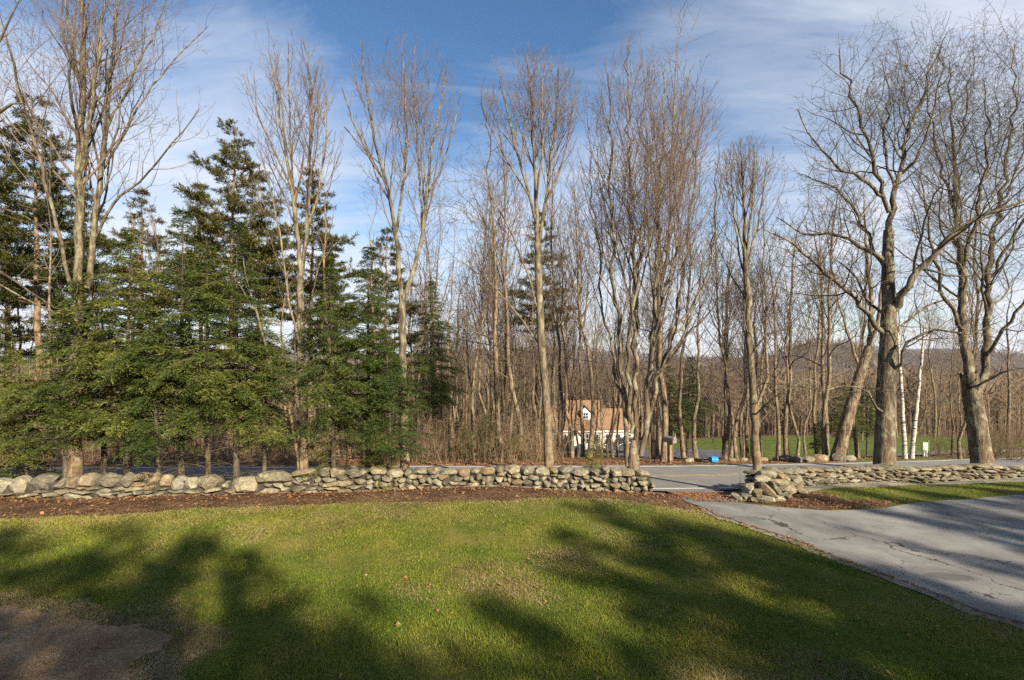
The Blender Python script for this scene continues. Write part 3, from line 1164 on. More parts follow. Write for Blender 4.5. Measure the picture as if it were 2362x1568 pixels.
def spawn(T, pts, rad, lvl, P, key, env, rng, L, n=None, lmul=1.0):
    """children along a finished polyline; lvl is the child's level"""
    i = lvl - 1
    if n is None:
        n = max(1, int(L * P['dens'][i] * rng.uniform(0.8, 1.2)))
    az = rng.uniform(0, 6.28)
    m = len(pts) - 1
    st = P['start'][i]
    for k in range(n):
        f = st + (1 - st) * (k + rng.uniform(0.1, 0.9)) / n
        x = f * m
        j = min(int(x), m - 1)
        t = x - j
        a, b = pts[j], pts[j + 1]
        p = tuple(a[q] + (b[q] - a[q]) * t for q in range(3))
        d = vnorm((b[0] - a[0], b[1] - a[1], b[2] - a[2]))
        r0 = rad[j] + (rad[j + 1] - rad[j]) * t
        az += 2.4 + rng.uniform(-0.5, 0.5)
        dd = perp_dir(d, R(P['ang'][i] * rng.uniform(0.7, 1.3)), az)
        l = P['ratio'][i] * L * (1.12 - 0.72 * f) * rng.uniform(0.65, 1.25) * lmul
        if l < 0.12:
            continue
        rc = max(P['minr'], min(r0 * 0.85, r0 * P['rr'][i] * rng.uniform(0.7, 1.1)))
        grow(T, p, dd, l, rc, lvl, P, key, env, rng)


def grow(T, p, d, L, r, lvl, P, key, env, rng):
    i = min(lvl - 1, 3)
    ns = P['seg'][i]
    st = L / ns
    pts, rad = [p], [r]
    w, up = P['wander'][i], P['up'][i]
    for k in range(ns):
        d = vnorm((d[0] + rng.gauss(0, w), d[1] + rng.gauss(0, w), d[2] + rng.gauss(0, w) + up))
        p = (p[0] + d[0] * st, p[1] + d[1] * st, p[2] + d[2] * st)
        pts.append(p)
        rad.append(max(P['minr'] * 0.8, r * (1 - (1 - P['tip'][i]) * (k + 1) / ns)))
        if env is not None and not env(p):
            break
    if len(pts) < 2:
        return
    T.setdefault(key, []).append((pts, rad, P['sides'][i]))
    if lvl >= P['maxlev']:
        T.setdefault('tips', []).append(pts[-1])
    if lvl < P['maxlev']:
        spawn(T, pts, rad, lvl + 1, P, 'crown', env, rng, L * (len(pts) - 1) / ns)


def ell_env(els, rng_seed=0):
    def f(p):
        for cx, cy, cz, rx, ry, rz in els:
            q = ((p[0] - cx) / rx) ** 2 + ((p[1] - cy) / ry) ** 2 + ((p[2] - cz) / rz) ** 2
            if q < 1 + 0.25 * mnoise.noise(Vector((p[0] * 0.8, p[1] * 0.8, p[2] * 0.8 + rng_seed))):
                return True
        return False
    return f


def resample(pts, rad, step, wob, rng):
    """Catmull-Rom through the surveyed stem points with a little wobble"""
    o, r = [], []
    n = len(pts)
    for i in range(n - 1):
        p0, p1, p2, p3 = pts[max(i - 1, 0)], pts[i], pts[i + 1], pts[min(i + 2, n - 1)]
        l = math.dist(p1, p2)
        k = max(1, int(l / step))
        for j in range(k):
            t = j / k
            q = tuple(0.5 * (2 * p1[a] + (-p0[a] + p2[a]) * t + (2 * p0[a] - 5 * p1[a] + 4 * p2[a] - p3[a]) * t * t + (-p0[a] + 3 * p1[a] - 3 * p2[a] + p3[a]) * t ** 3) for a in range(3))
            s = wob if (i or j) else 0
            o.append((q[0] + rng.gauss(0, s), q[1] + rng.gauss(0, s), q[2]))
            r.append(rad[i] + (rad[i + 1] - rad[i]) * t)
    o.append(tuple(pts[-1]))
    r.append(rad[-1])
    return o, r


def buds_mesh(tips, rng, size=0.02, per=1):
    V, Fc = [], []
    for p in tips:
        for _ in range(per):
            b = len(V)
            s = size * rng.uniform(0.7, 1.4)
            q = (p[0] + rng.gauss(0, 0.03), p[1] + rng.gauss(0, 0.03), p[2] + rng.gauss(0, 0.03))
            V += [(q[0] - s, q[1] - s * .6, q[2]), (q[0] + s, q[1] - s * .6, q[2]), (q[0], q[1] + s, q[2]), (q[0] + rng.gauss(0, s * .3), q[1], q[2] + s * 2.2)]
            Fc += [(b, b + 1, b + 3), (b + 1, b + 2, b + 3), (b + 2, b, b + 3), (b, b + 2, b + 1)]
    return mesh_np('buds', np.array(V), [(3, np.array(Fc))])


def flare(rad, pts, amt=0.30, h=0.5):
    return [r * (1 + amt * math.exp(-max(0, p[2] - pts[0][2]) / h * 1.6)) for r, p in zip(rad, pts)]


TRI = [0]


def finish_tree(name, label, T, trunk, limbs, base, mats, group, buds, rng, cat='tree'):
    root = empty(name, base)
    tag(root, label, cat, group)
    link('trunk', tubes_mesh('trunk', trunk), root, M[mats[0]])
    for lb in limbs:
        link('limb', tubes_mesh('limb', [lb]), root, M[mats[0]])
    if T.get('crown'):
        me = tubes_mesh('crown', T['crown'], smooth=False)
        TRI[0] += len(me.polygons) * 2
        link('crown', me, root, M[mats[1]])
    if buds and T.get('tips'):
        me = buds_mesh(T['tips'], rng, buds[0], buds[1])
        TRI[0] += len(me.polygons)
        b = link('buds', me, root, M['bud'])
        b['kind'] = 'stuff'
    return root


def hero(name, label, d, base_px, trunk, stems, P, env, seed, mats=('bark_maple', 'twig_maple'), buds=None, group=None, low=None, nmul=1.0, lmul=1.0, rs=0.8):
    """trunk: [(column, row, ddepth, radius)], stems the same, each starting on the trunk; env in columns/rows at depth d"""
    rng = random.Random(seed)
    base = gpt(base_px, d)

    def loc(px, py, dd=0.0):
        x, y, z = W(px, py, d + dd)
        return (x - base.x, y - base.y, z - base.z)
    tp = [(0, 0, -0.25)] + [loc(a, b, c) for a, b, c, r in trunk]
    tr = [trunk[0][3]] + [r for a, b, c, r in trunk]
    pts, rad = resample(tp, tr, 0.3, 0.012, rng)
    rad = flare(rad, pts)
    els = []
    for (cx, cy, rx, ry) in env:
        x, y, z = loc(cx, cy)
        els.append((x, 0, z, rx / F * d, rx / F * d * 0.9, ry / F * d))
    ef = ell_env(els, seed)
    T = {}
    limbs = []
    for st in stems:
        sp = [loc(a, b, c) for a, b, c, r in st]
        sr = [r * rs for a, b, c, r in st]
        q, qr = resample(sp, sr, 0.35, 0.055 if mats[0] == 'bark_old' else 0.02, rng)
        limbs.append((q, qr, 8))
        Ls = sum(math.dist(a, b) for a, b in zip(q, q[1:]))
        spawn(T, q, qr, 1, P, 'crown', ef, rng, Ls, n=max(3, int(Ls * P['dens'][0] * nmul)), lmul=lmul)
        T.setdefault('tips', []).append(q[-1])
    if low:                                  # a few lower branches on the trunk itself
        f0, n = low
        k = int(len(pts) * f0)
        sub, subr = pts[k:], rad[k:]
        Lt = sum(math.dist(a, b) for a, b in zip(sub, sub[1:]))
        spawn(T, sub, subr, 1, dict(P, rr=(0.28,) + P['rr'][1:], start=(0,) + P['start'][1:]), 'crown', ef, rng, Lt, n=n, lmul=0.6)
    return finish_tree(name, label, T, [(pts, rad, 12)], limbs, base, mats, group, buds, rng)


ROADSIDE = 'bare trees along the road wall'
UP5 = dict(UPRIGHT)
hero('maple_tree', 'tall twin-stemmed pale bare tree behind the far left of the wall', 15.0, 172,
     [(172, 1085, 0, .20), (172, 950, 0, .165), (176, 800, 0, .155), (180, 700, .05, .15)],
     [[(180, 705, .05, .145), (182, 560, 0, .135), (183, 400, -.1, .12), (188, 260, -.2, .10), (193, 120, -.3, .08), (188, 0, -.4, .06), (185, -130, -.4, .035)],
      [(180, 720, .05, .10), (208, 640, .3, .11), (214, 560, .4, .10), (228, 430, .5, .09), (243, 300, .5, .075), (258, 150, .5, .055), (268, 0, .4, .04), (275, -120, .4, .02)],
      [(183, 420, -.1, .07), (205, 300, -.5, .065), (225, 160, -.7, .05), (240, 20, -.8, .035), (250, -120, -.8, .02)],
      [(172, 690, .0, .07), (140, 560, -.4, .06), (105, 420, -.8, .05), (60, 260, -1.2, .04), (20, 110, -1.4, .03), (-30, -20, -1.5, .015)],
      [(215, 560, .4, .05), (260, 470, .3, .045), (320, 420, .2, .035), (400, 330, .0, .025), (460, 250, 0, .012)],
      [(232, 400, .5, .045), (290, 300, .6, .04), (350, 200, .8, .03), (430, 110, 1.0, .02), (480, 60, 1, .01)],
      [(190, 240, -.2, .05), (170, 120, -.2, .04), (150, 0, -.2, .03), (140, -100, -.2, .015)],
      [(245, 300, .5, .04), (310, 170, .3, .035), (370, 40, .2, .022), (400, -60, .2, .012)],
      [(176, 780, 0, .05), (120, 720, -.5, .04), (60, 690, -.9, .03), (-30, 640, -1.2, .018)]],
     dict(UPRIGHT, ang=(38, 38, 40, 42), wander=(.14, .17, .2, .2), dens=(2.1, 2.1, 3.2, 5.5)), [(250, 150, 250, 330), (120, 350, 200, 330), (330, 350, 140, 200)], 31, buds=(0.010, 1), group=ROADSIDE, lmul=0.8)

hero('maple_tree', 'slim bare tree rising between two hemlocks, second tall crown along the wall', 15.5, 700,
     [(700, 1085, 0, .135), (700, 950, 0, .115), (693, 800, 0, .105), (694, 640, 0, .095)],
     [[(694, 645, 0, .085), (690, 560, 0, .08), (672, 430, -.2, .065), (655, 330, -.3, .05), (640, 220, -.4, .035), (620, 120, -.4, .018)],
      [(694, 640, 0, .085), (706, 540, .2, .08), (712, 430, .3, .065), (716, 320, .3, .05), (718, 200, .3, .035), (700, 90, .3, .015)],
      [(706, 540, .2, .05), (735, 440, .5, .042), (750, 330, .6, .032), (748, 200, .6, .02), (742, 130, .6, .01)],
      [(685, 520, 0, .05), (672, 380, .4, .04), (668, 230, .6, .03), (665, 100, .7, .012)],
      [(672, 430, -.2, .04), (630, 340, -.5, .032), (590, 250, -.7, .022), (560, 170, -.8, .01)],
      [(698, 830, 0, .045), (670, 700, -.3, .04), (648, 560, -.4, .03), (620, 420, -.6, .02), (590, 330, -.6, .01)],
      [(700, 760, 0, .035), (730, 640, -.3, .03), (755, 560, -.4, .02), (770, 480, -.4, .01)]],
     dict(UPRIGHT, dens=(2.3, 2.6, 3.8, 6.5)), [(662, 230, 105, 170), (680, 440, 110, 200)], 32, buds=(0.010, 1), group=ROADSIDE, lmul=0.8)

hero('maple_tree', 'bare tree with two arching leaders at the right edge of the hemlocks', 15.8, 930,
     [(934, 1085, 0, .15), (932, 960, 0, .125), (928, 820, 0, .115), (926, 700, 0, .11)],
     [[(926, 705, 0, .095), (920, 630, 0, .09), (912, 540, -.2, .08), (890, 420, -.4, .06), (865, 320, -.6, .045), (845, 200, -.7, .028), (835, 110, -.7, .012)],
      [(926, 700, 0, .09), (955, 620, .2, .08), (975, 540, .4, .075), (985, 440, .5, .06), (1000, 320, .5, .042), (1020, 220, .5, .025), (1030, 150, .5, .012)],
      [(912, 540, -.2, .06), (930, 430, .1, .052), (938, 300, .2, .04), (935, 190, .3, .026), (925, 95, .3, .012)],
      [(975, 540, .4, .045), (968, 420, .8, .04), (960, 290, .9, .03), (950, 180, 1, .02), (960, 100, 1, .01)],
      [(890, 420, -.4, .04), (840, 340, -.8, .034), (805, 250, -1, .022), (785, 180, -1, .01)],
      [(985, 450, .5, .035), (1025, 370, .3, .028), (1050, 280, .2, .02), (1062, 210, .2, .01)],
      [(930, 850, 0, .04), (985, 760, -.4, .035), (1020, 690, -.6, .025), (1040, 620, -.6, .012)]],
     dict(UPRIGHT, dens=(2.3, 2.6, 3.8, 6.5)), [(930, 235, 135, 165), (930, 430, 145, 190)], 33, buds=(0.010, 1), group=ROADSIDE, lmul=0.8)

hero('maple_tree', 'single-trunked bare tree leaning slightly at the middle of the wall', 16.1, 1265,
     [(1266, 1085, 0, .155), (1262, 950, 0, .13), (1250, 800, 0, .12), (1243, 660, 0, .112), (1240, 560, 0, .105)],
     [[(1240, 560, 0, .095), (1236, 460, 0, .08), (1232, 350, 0, .062), (1225, 240, 0, .04), (1215, 125, 0, .015)],
      [(1240, 570, 0, .075), (1258, 470, .3, .065), (1272, 360, .4, .05), (1285, 250, .4, .032), (1290, 150, .4, .013)],
      [(1240, 520, 0, .06), (1215, 430, -.3, .05), (1185, 330, -.5, .038), (1165, 230, -.5, .024), (1150, 160, -.5, .01)],
      [(1256, 480, .3, .04), (1295, 380, 0, .033), (1318, 280, -.1, .022), (1330, 190, -.1, .01)],
      [(1236, 470, 0, .045), (1250, 350, -.5, .036), (1252, 230, -.6, .025), (1255, 130, -.6, .01)],
      [(1220, 450, -.3, .035), (1165, 360, -.5, .028), (1125, 280, -.6, .018), (1110, 220, -.6, .009)],
      [(1245, 720, 0, .04), (1205, 600, -.4, .034), (1160, 500, -.6, .024), (1110, 420, -.7, .012)],
      [(1250, 800, 0, .035), (1190, 720, .4, .03), (1130, 650, .6, .02), (1090, 580, .7, .012)]],
     dict(UPRIGHT, dens=(2.3, 2.6, 3.8, 6.5)), [(1218, 260, 122, 150), (1225, 430, 120, 180)], 34, buds=(0.010, 1), group=ROADSIDE, lmul=1.0, nmul=1.25)

hero('maple_tree', 'broad many-stemmed bare tree fanning out near the wall end', 16.0, 1460,
     [(1462, 1087, 0, .21), (1462, 1052, 0, .17), (1461, 1015, 0, .07)],
     [[(1448, 1075, 0, .10), (1440, 930, -.1, .095), (1428, 800, -.2, .085), (1418, 640, -.4, .07), (1408, 480, -.5, .055), (1405, 320, -.6, .035), (1400, 130, -.6, .012)],
      [(1466, 1060, .1, .11), (1470, 930, .2, .10), (1466, 800, .3, .09), (1466, 640, .4, .075), (1458, 480, .5, .058), (1450, 300, .5, .036), (1448, 105, .5, .012)],
      [(1478, 1050, 0, .11), (1490, 930, 0, .10), (1500, 800, -.1, .085), (1515, 640, -.2, .07), (1520, 480, -.2, .052), (1530, 300, -.2, .034), (1535, 150, -.2, .012)],
      [(1482, 1020, 0, .10), (1510, 900, .3, .09), (1540, 800, .5, .075), (1570, 660, .7, .058), (1590, 500, .8, .042), (1610, 360, .9, .028), (1620, 240, .9, .012)],
      [(1456, 1000, -.2, .08), (1450, 860, -.5, .075), (1458, 700, -.8, .062), (1480, 560, -1, .048), (1490, 400, -1.1, .03), (1495, 220, -1.1, .012)],
      [(1440, 930, -.1, .06), (1405, 800, .3, .052), (1385, 660, .5, .042), (1370, 500, .6, .03), (1360, 340, .6, .012)],
      [(1520, 860, .3, .05), (1580, 760, 0, .044), (1620, 660, -.2, .034), (1650, 540, -.3, .024), (1665, 400, -.3, .012)],
      [(1545, 790, .5, .045), (1600, 700, 1, .04), (1640, 560, 1.2, .03), (1655, 420, 1.3, .018), (1660, 320, 1.3, .01)],
      [(1490, 900, 0, .05), (1550, 820, -.8, .042), (1620, 740, -1.2, .03), (1690, 660, -1.4, .016)],
      [(1500, 790, -.1, .05), (1545, 640, -.6, .04), (1565, 480, -.8, .03), (1570, 300, -.9, .014), (1572, 200, -.9, .01)]],
     dict(UPRIGHT, dens=(2.0, 2.1, 3.2, 5.5), ang=(26, 32, 36, 40)), [(1450, 260, 110, 170), (1560, 330, 120, 160), (1500, 520, 190, 250)], 35, mats=('bark_old', 'twig_maple'), buds=(0.010, 1), group=ROADSIDE, lmul=0.8, nmul=.55)

hero('ash_tree', 'slender pale bare tree standing at the heaped wall end', 16.3, 1745,
     [(1746, 1097, 0, .135), (1742, 1000, 0, .12), (1735, 880, 0, .11), (1728, 760, 0, .10), (1722, 650, 0, .09), (1718, 560, 0, .08)],
     [[(1718, 565, 0, .07), (1716, 480, 0, .055), (1712, 400, 0, .035), (1708, 325, 0, .014)],
      [(1721, 620, 0, .045), (1745, 530, .3, .035), (1760, 440, .4, .022), (1768, 370, .4, .01)],
      [(1719, 580, 0, .04), (1695, 500, -.2, .032), (1680, 420, -.3, .02), (1670, 350, -.3, .01)],
      [(1719, 600, 0, .045), (1735, 480, -.3, .035), (1740, 400, -.4, .022), (1738, 330, -.4, .01)],
      [(1722, 660, 0, .04), (1700, 560, .3, .03), (1692, 460, .4, .02), (1690, 370, .4, .01)],
      [(1732, 820, 0, .04), (1770, 770, -.4, .035), (1810, 760, -.7, .025), (1850, 720, -1, .012)],
      [(1740, 960, 0, .035), (1770, 930, -.6, .03), (1800, 905, -1, .022), (1850, 880, -1.2, .014), (1900, 860, -1.3, .009)],
      [(1725, 700, 0, .04), (1690, 640, .4, .03), (1660, 580, .6, .02), (1640, 520, .7, .01)]],
     dict(UPRIGHT, dens=(2.6, 2.8, 3.6, 6)), [(1722, 460, 85, 150), (1722, 640, 120, 150)], 36, group=ROADSIDE, low=(0.35, 9), lmul=1.3, nmul=1.4)

hero('old_maple_tree', 'massive gnarled maple with wide crooked limbs behind the pale wall', 19.4, 2040,
     [(2040, 1086, 0, .37), (2042, 1000, 0, .34), (2044, 900, 0, .32), (2048, 800, 0, .29), (2050, 710, 0, .24), (2048, 600, 0, .20), (2050, 530, 0, .17)],
     [[(2050, 535, 0, .16), (2052, 480, 0, .14), (2078, 400, .2, .11), (2097, 300, .3, .085), (2120, 240, .3, .06), (2150, 150, .3, .04), (2185, 75, .3, .015)],
      [(2051, 490, 0, .11), (2036, 440, -.2, .10), (1997, 320, -.3, .08), (1979, 247, -.3, .06), (1955, 190, -.3, .045), (1935, 110, -.3, .018)],
      [(2040, 455, -.2, .09), (1985, 412, -.7, .08), (1930, 380, -1, .06), (1880, 330, -1.2, .045), (1840, 250, -1.3, .02)],
      [(2055, 720, 0, .20), (2085, 680, -.5, .18), (2127, 618, -.9, .15), (2180, 559, -1.3, .12), (2250, 506, -1.6, .09), (2356, 465, -1.9, .06), (2450, 420, -2, .03)],
      [(2040, 770, 0, .14), (2021, 750, -.3, .13), (1968, 689, -.7, .105), (1909, 630, -1.0, .085), (1868, 600, -1.2, .07), (1815, 553, -1.4, .05), (1756, 524, -1.5, .022)],
      [(2040, 600, 0, .12), (1985, 567, .4, .10), (1926, 538, .7, .08), (1850, 540, 1.0, .055), (1790, 500, 1.2, .02)],
      [(2048, 640, 0, .10), (2000, 540, .6, .085), (1960, 470, 1, .065), (1900, 420, 1.3, .045), (1840, 400, 1.4, .018)],
      [(2080, 400, .2, .08), (2110, 370, -.3, .07), (2150, 290, -.6, .05), (2165, 190, -.8, .03), (2170, 110, -.8, .012)],
      [(2060, 440, .1, .07), (2040, 330, .8, .06), (2050, 230, 1.1, .04), (2035, 140, 1.2, .016)],
      [(2048, 860, 0, .10), (2075, 840, -.5, .09), (2095, 790, -.7, .075), (2150, 760, -1.1, .055), (2230, 770, -1.4, .04), (2310, 740, -1.6, .018)],
      [(2044, 950, 0, .07), (2020, 940, -.6, .06), (2000, 905, -.9, .05), (1950, 890, -1.2, .036), (1890, 900, -1.5, .022), (1830, 880, -1.7, .012)],
      [(2046, 780, 0, .08), (2090, 745, .7, .07), (2150, 700, 1.2, .05), (2220, 690, 1.6, .025)],
      [(2046, 740, 0, .08), (2010, 700, .7, .07), (1975, 640, 1.1, .05), (1930, 600, 1.4, .025)]],
     dict(SPREAD, dens=(1.9, 2.2, 3.0, 4.4)), [(2020, 330, 235, 280), (2040, 600, 260, 260), (2050, 850, 250, 140)], 37, mats=('bark_old', 'twig_old'), group=ROADSIDE, lmul=0.85, rs=.72, nmul=1.7)

hero('old_maple_tree', 'thick-trunked old maple with two lichen-grey leaders at the far right', 20.9, 2262,
     [(2266, 1080, 0, .38), (2258, 1000, 0, .35), (2245, 930, 0, .33), (2234, 860, 0, .30)],
     [[(2235, 870, 0, .24), (2226, 780, 0, .22), (2218, 680, .1, .19), (2212, 590, .2, .16), (2205, 490, .3, .12), (2200, 380, .3, .085), (2195, 270, .3, .055), (2190, 140, .3, .02)],
      [(2250, 930, 0, .22), (2272, 850, .4, .20), (2280, 740, .6, .17), (2285, 620, .8, .14), (2300, 500, .9, .11), (2320, 380, .9, .08), (2335, 250, .9, .045), (2340, 100, .9, .018)],
      [(2216, 640, .1, .11), (2245, 540, -.5, .09), (2265, 430, -.8, .07), (2275, 310, -1, .045), (2270, 180, -1, .018)],
      [(2222, 760, 0, .11), (2180, 690, -.5, .09), (2155, 600, -.9, .07), (2140, 500, -1.1, .05), (2120, 400, -1.2, .025)],
      [(2284, 640, .8, .09), (2330, 560, .4, .075), (2380, 480, 0, .055), (2440, 420, -.3, .03)],
      [(2275, 820, .4, .10), (2320, 760, -.4, .085), (2370, 680, -1, .065), (2430, 600, -1.4, .04)],
      [(2205, 480, .3, .07), (2170, 380, .7, .055), (2150, 280, .9, .04), (2140, 170, 1, .018)],
      [(2240, 900, 0, .07), (2290, 870, -.9, .06), (2340, 850, -1.4, .045), (2400, 850, -1.8, .028)],
      [(2305, 480, .9, .06), (2350, 370, 1.2, .048), (2370, 250, 1.3, .03), (2380, 130, 1.3, .014)],
      [(2200, 380, .3, .055), (2225, 280, .6, .042), (2240, 180, .8, .028), (2245, 80, .8, .012)]],
     dict(SPREAD, dens=(1.9, 2.2, 3.0, 4.4), up=(.10, .08, .06, .05)), [(2270, 310, 190, 290), (2290, 600, 220, 280), (2290, 850, 180, 120)], 38, mats=('bark_old', 'twig_old'), group=ROADSIDE, lmul=0.8, rs=.75, nmul=.8)

hero('old_maple_tree', 'dark bare tree reaching in from beyond the far left edge', 11.5, -260,
     [(-260, 1180, 0, .24), (-255, 900, 0, .2), (-245, 600, 0, .18)],
     [[(-245, 610, 0, .15), (-220, 400, 0, .12), (-200, 200, 0, .09), (-190, 0, 0, .05), (-180, -150, 0, .02)],
      [(-246, 620, 0, .10), (-160, 480, -.3, .085), (-80, 380, -.5, .065), (-20, 270, -.6, .05), (30, 240, -.6, .03), (55, 238, -.6, .014)],
      [(-240, 560, 0, .08), (-150, 380, .3, .065), (-70, 220, .5, .045), (0, 90, .6, .028), (60, -20, .6, .012)],
      [(-250, 760, 0, .07), (-150, 640, .4, .06), (-60, 600, .7, .045), (40, 650, .9, .03), (130, 710, 1, .018), (200, 720, 1, .01)],
      [(-250, 700, 0, .06), (-130, 560, -.2, .05), (-40, 480, -.3, .036), (60, 500, -.3, .02), (130, 560, -.3, .01)]],
     dict(SPREAD, dens=(1.0, 1.3, 1.9, 3)), [(-60, 200, 200, 300), (-60, 550, 230, 230)], 39, mats=('bark_dark', 'twig_old'), lmul=0.36)

hero('leaning_tree', 'stout brown trunk leaning right beside the boulder row', 28.6, 1932,
     [(1930, 1064, 0, .36), (1948, 990, 0, .32), (1970, 910, 0, .29), (1988, 850, 0, .26), (2005, 800, 0, .22)],
     [[(2004, 805, 0, .17), (2010, 700, .3, .14), (2000, 600, .4, .10), (1995, 500, .4, .05), (1990, 440, .4, .02)],
      [(1998, 825, 0, .12), (2025, 740, -.3, .10), (2035, 640, -.4, .07), (2040, 540, -.4, .03)],
      [(1985, 855, 0, .11), (1960, 780, .3, .09), (1935, 700, .5, .06), (1920, 620, .6, .025)]],
     dict(SPREAD, dens=(1.0, 1.1, 1.6, 2.4), minr=.007), [(1990, 640, 130, 220)], 40, mats=('bark_wood', 'twig_wood'), lmul=0.5)
for i, (pxs, lb, sd_) in enumerate([([(2088, 1062), (2082, 960), (2078, 880), (2074, 820), (2070, 740)], 'white birch standing straight just right of the massive maple trunk', 41),
                                    ([(2102, 1062), (2112, 960), (2120, 880), (2127, 815), (2132, 750)], 'white birch leaning right behind the pale wall', 42)]):
    hero('birch_tree', lb, 30.0 + i * .3, pxs[0][0], [(x, y, 0, .13 - .022 * k) for k, (x, y) in enumerate(pxs)],
         [[(*pxs[-2], 0, .05), (pxs[-1][0] + 4, pxs[-1][1], .2, .035), (pxs[-1][0] - 4 + 10 * i, pxs[-1][1] - 70, .2, .012)], [(*pxs[-2], 0, .045), (pxs[-1][0] + 16, pxs[-1][1], -.2, .03), (pxs[-1][0] + 22, pxs[-1][1] - 50, -.2, .01)]],
         dict(UPRIGHT, dens=(1.2, 1.4, 1.8, 2.4), minr=.006), [(pxs[-1][0], 740, 40, 110)], sd_, mats=('bark_birch', 'twig_wood'), group='white birches across the road', low=(.4, 4), lmul=.7)
hero('sapling', 'thin pale bent sapling crossing in front of the hemlocks', 15.5, 694,
     [(690, 1080, 0, .05), (668, 950, 0, .045), (625, 850, -.2, .042), (605, 770, -.3, .036), (585, 700, -.3, .03)],
     [[(585, 700, -.3, .026), (570, 640, -.2, .018), (560, 590, -.1, .008)], [(590, 715, -.3, .02), (540, 640, -.3, .014), (500, 590, -.3, .006)], [(625, 850, -.2, .02), (560, 840, -.4, .014), (490, 830, -.5, .006)], [(605, 770, -.3, .016), (660, 700, -.2, .011), (720, 640, -.2, .006)]],
     dict(UPRIGHT, dens=(2, 2, 2.5, 4), minr=.003), [(590, 740, 150, 200)], 43, mats=('bark_maple', 'twig_maple'), lmul=.6)
print('hero tris', TRI[0])

# ------------------------------------------------------------------ conifers
def quads_mesh(name, C, D, S, Wd, Ln):
    """flat sprays: base C, direction D, side S, width Wd, length Ln"""
    C, D, S = (np.array(a, float) for a in (C, D, S))
    Wd = np.array(Wd)[:, None]
    Ln = np.array(Ln)[:, None]
    V = np.stack([C - S * Wd * 0.25, C + D * Ln * 0.55 + S * Wd * 0.5, C + D * Ln, C + D * Ln * 0.5 - S * Wd * 0.5], 1).reshape(-1, 3)
    n = len(C)
    q = np.arange(n * 4).reshape(n, 4)
    return mesh_np(name, V, [(4, q)])


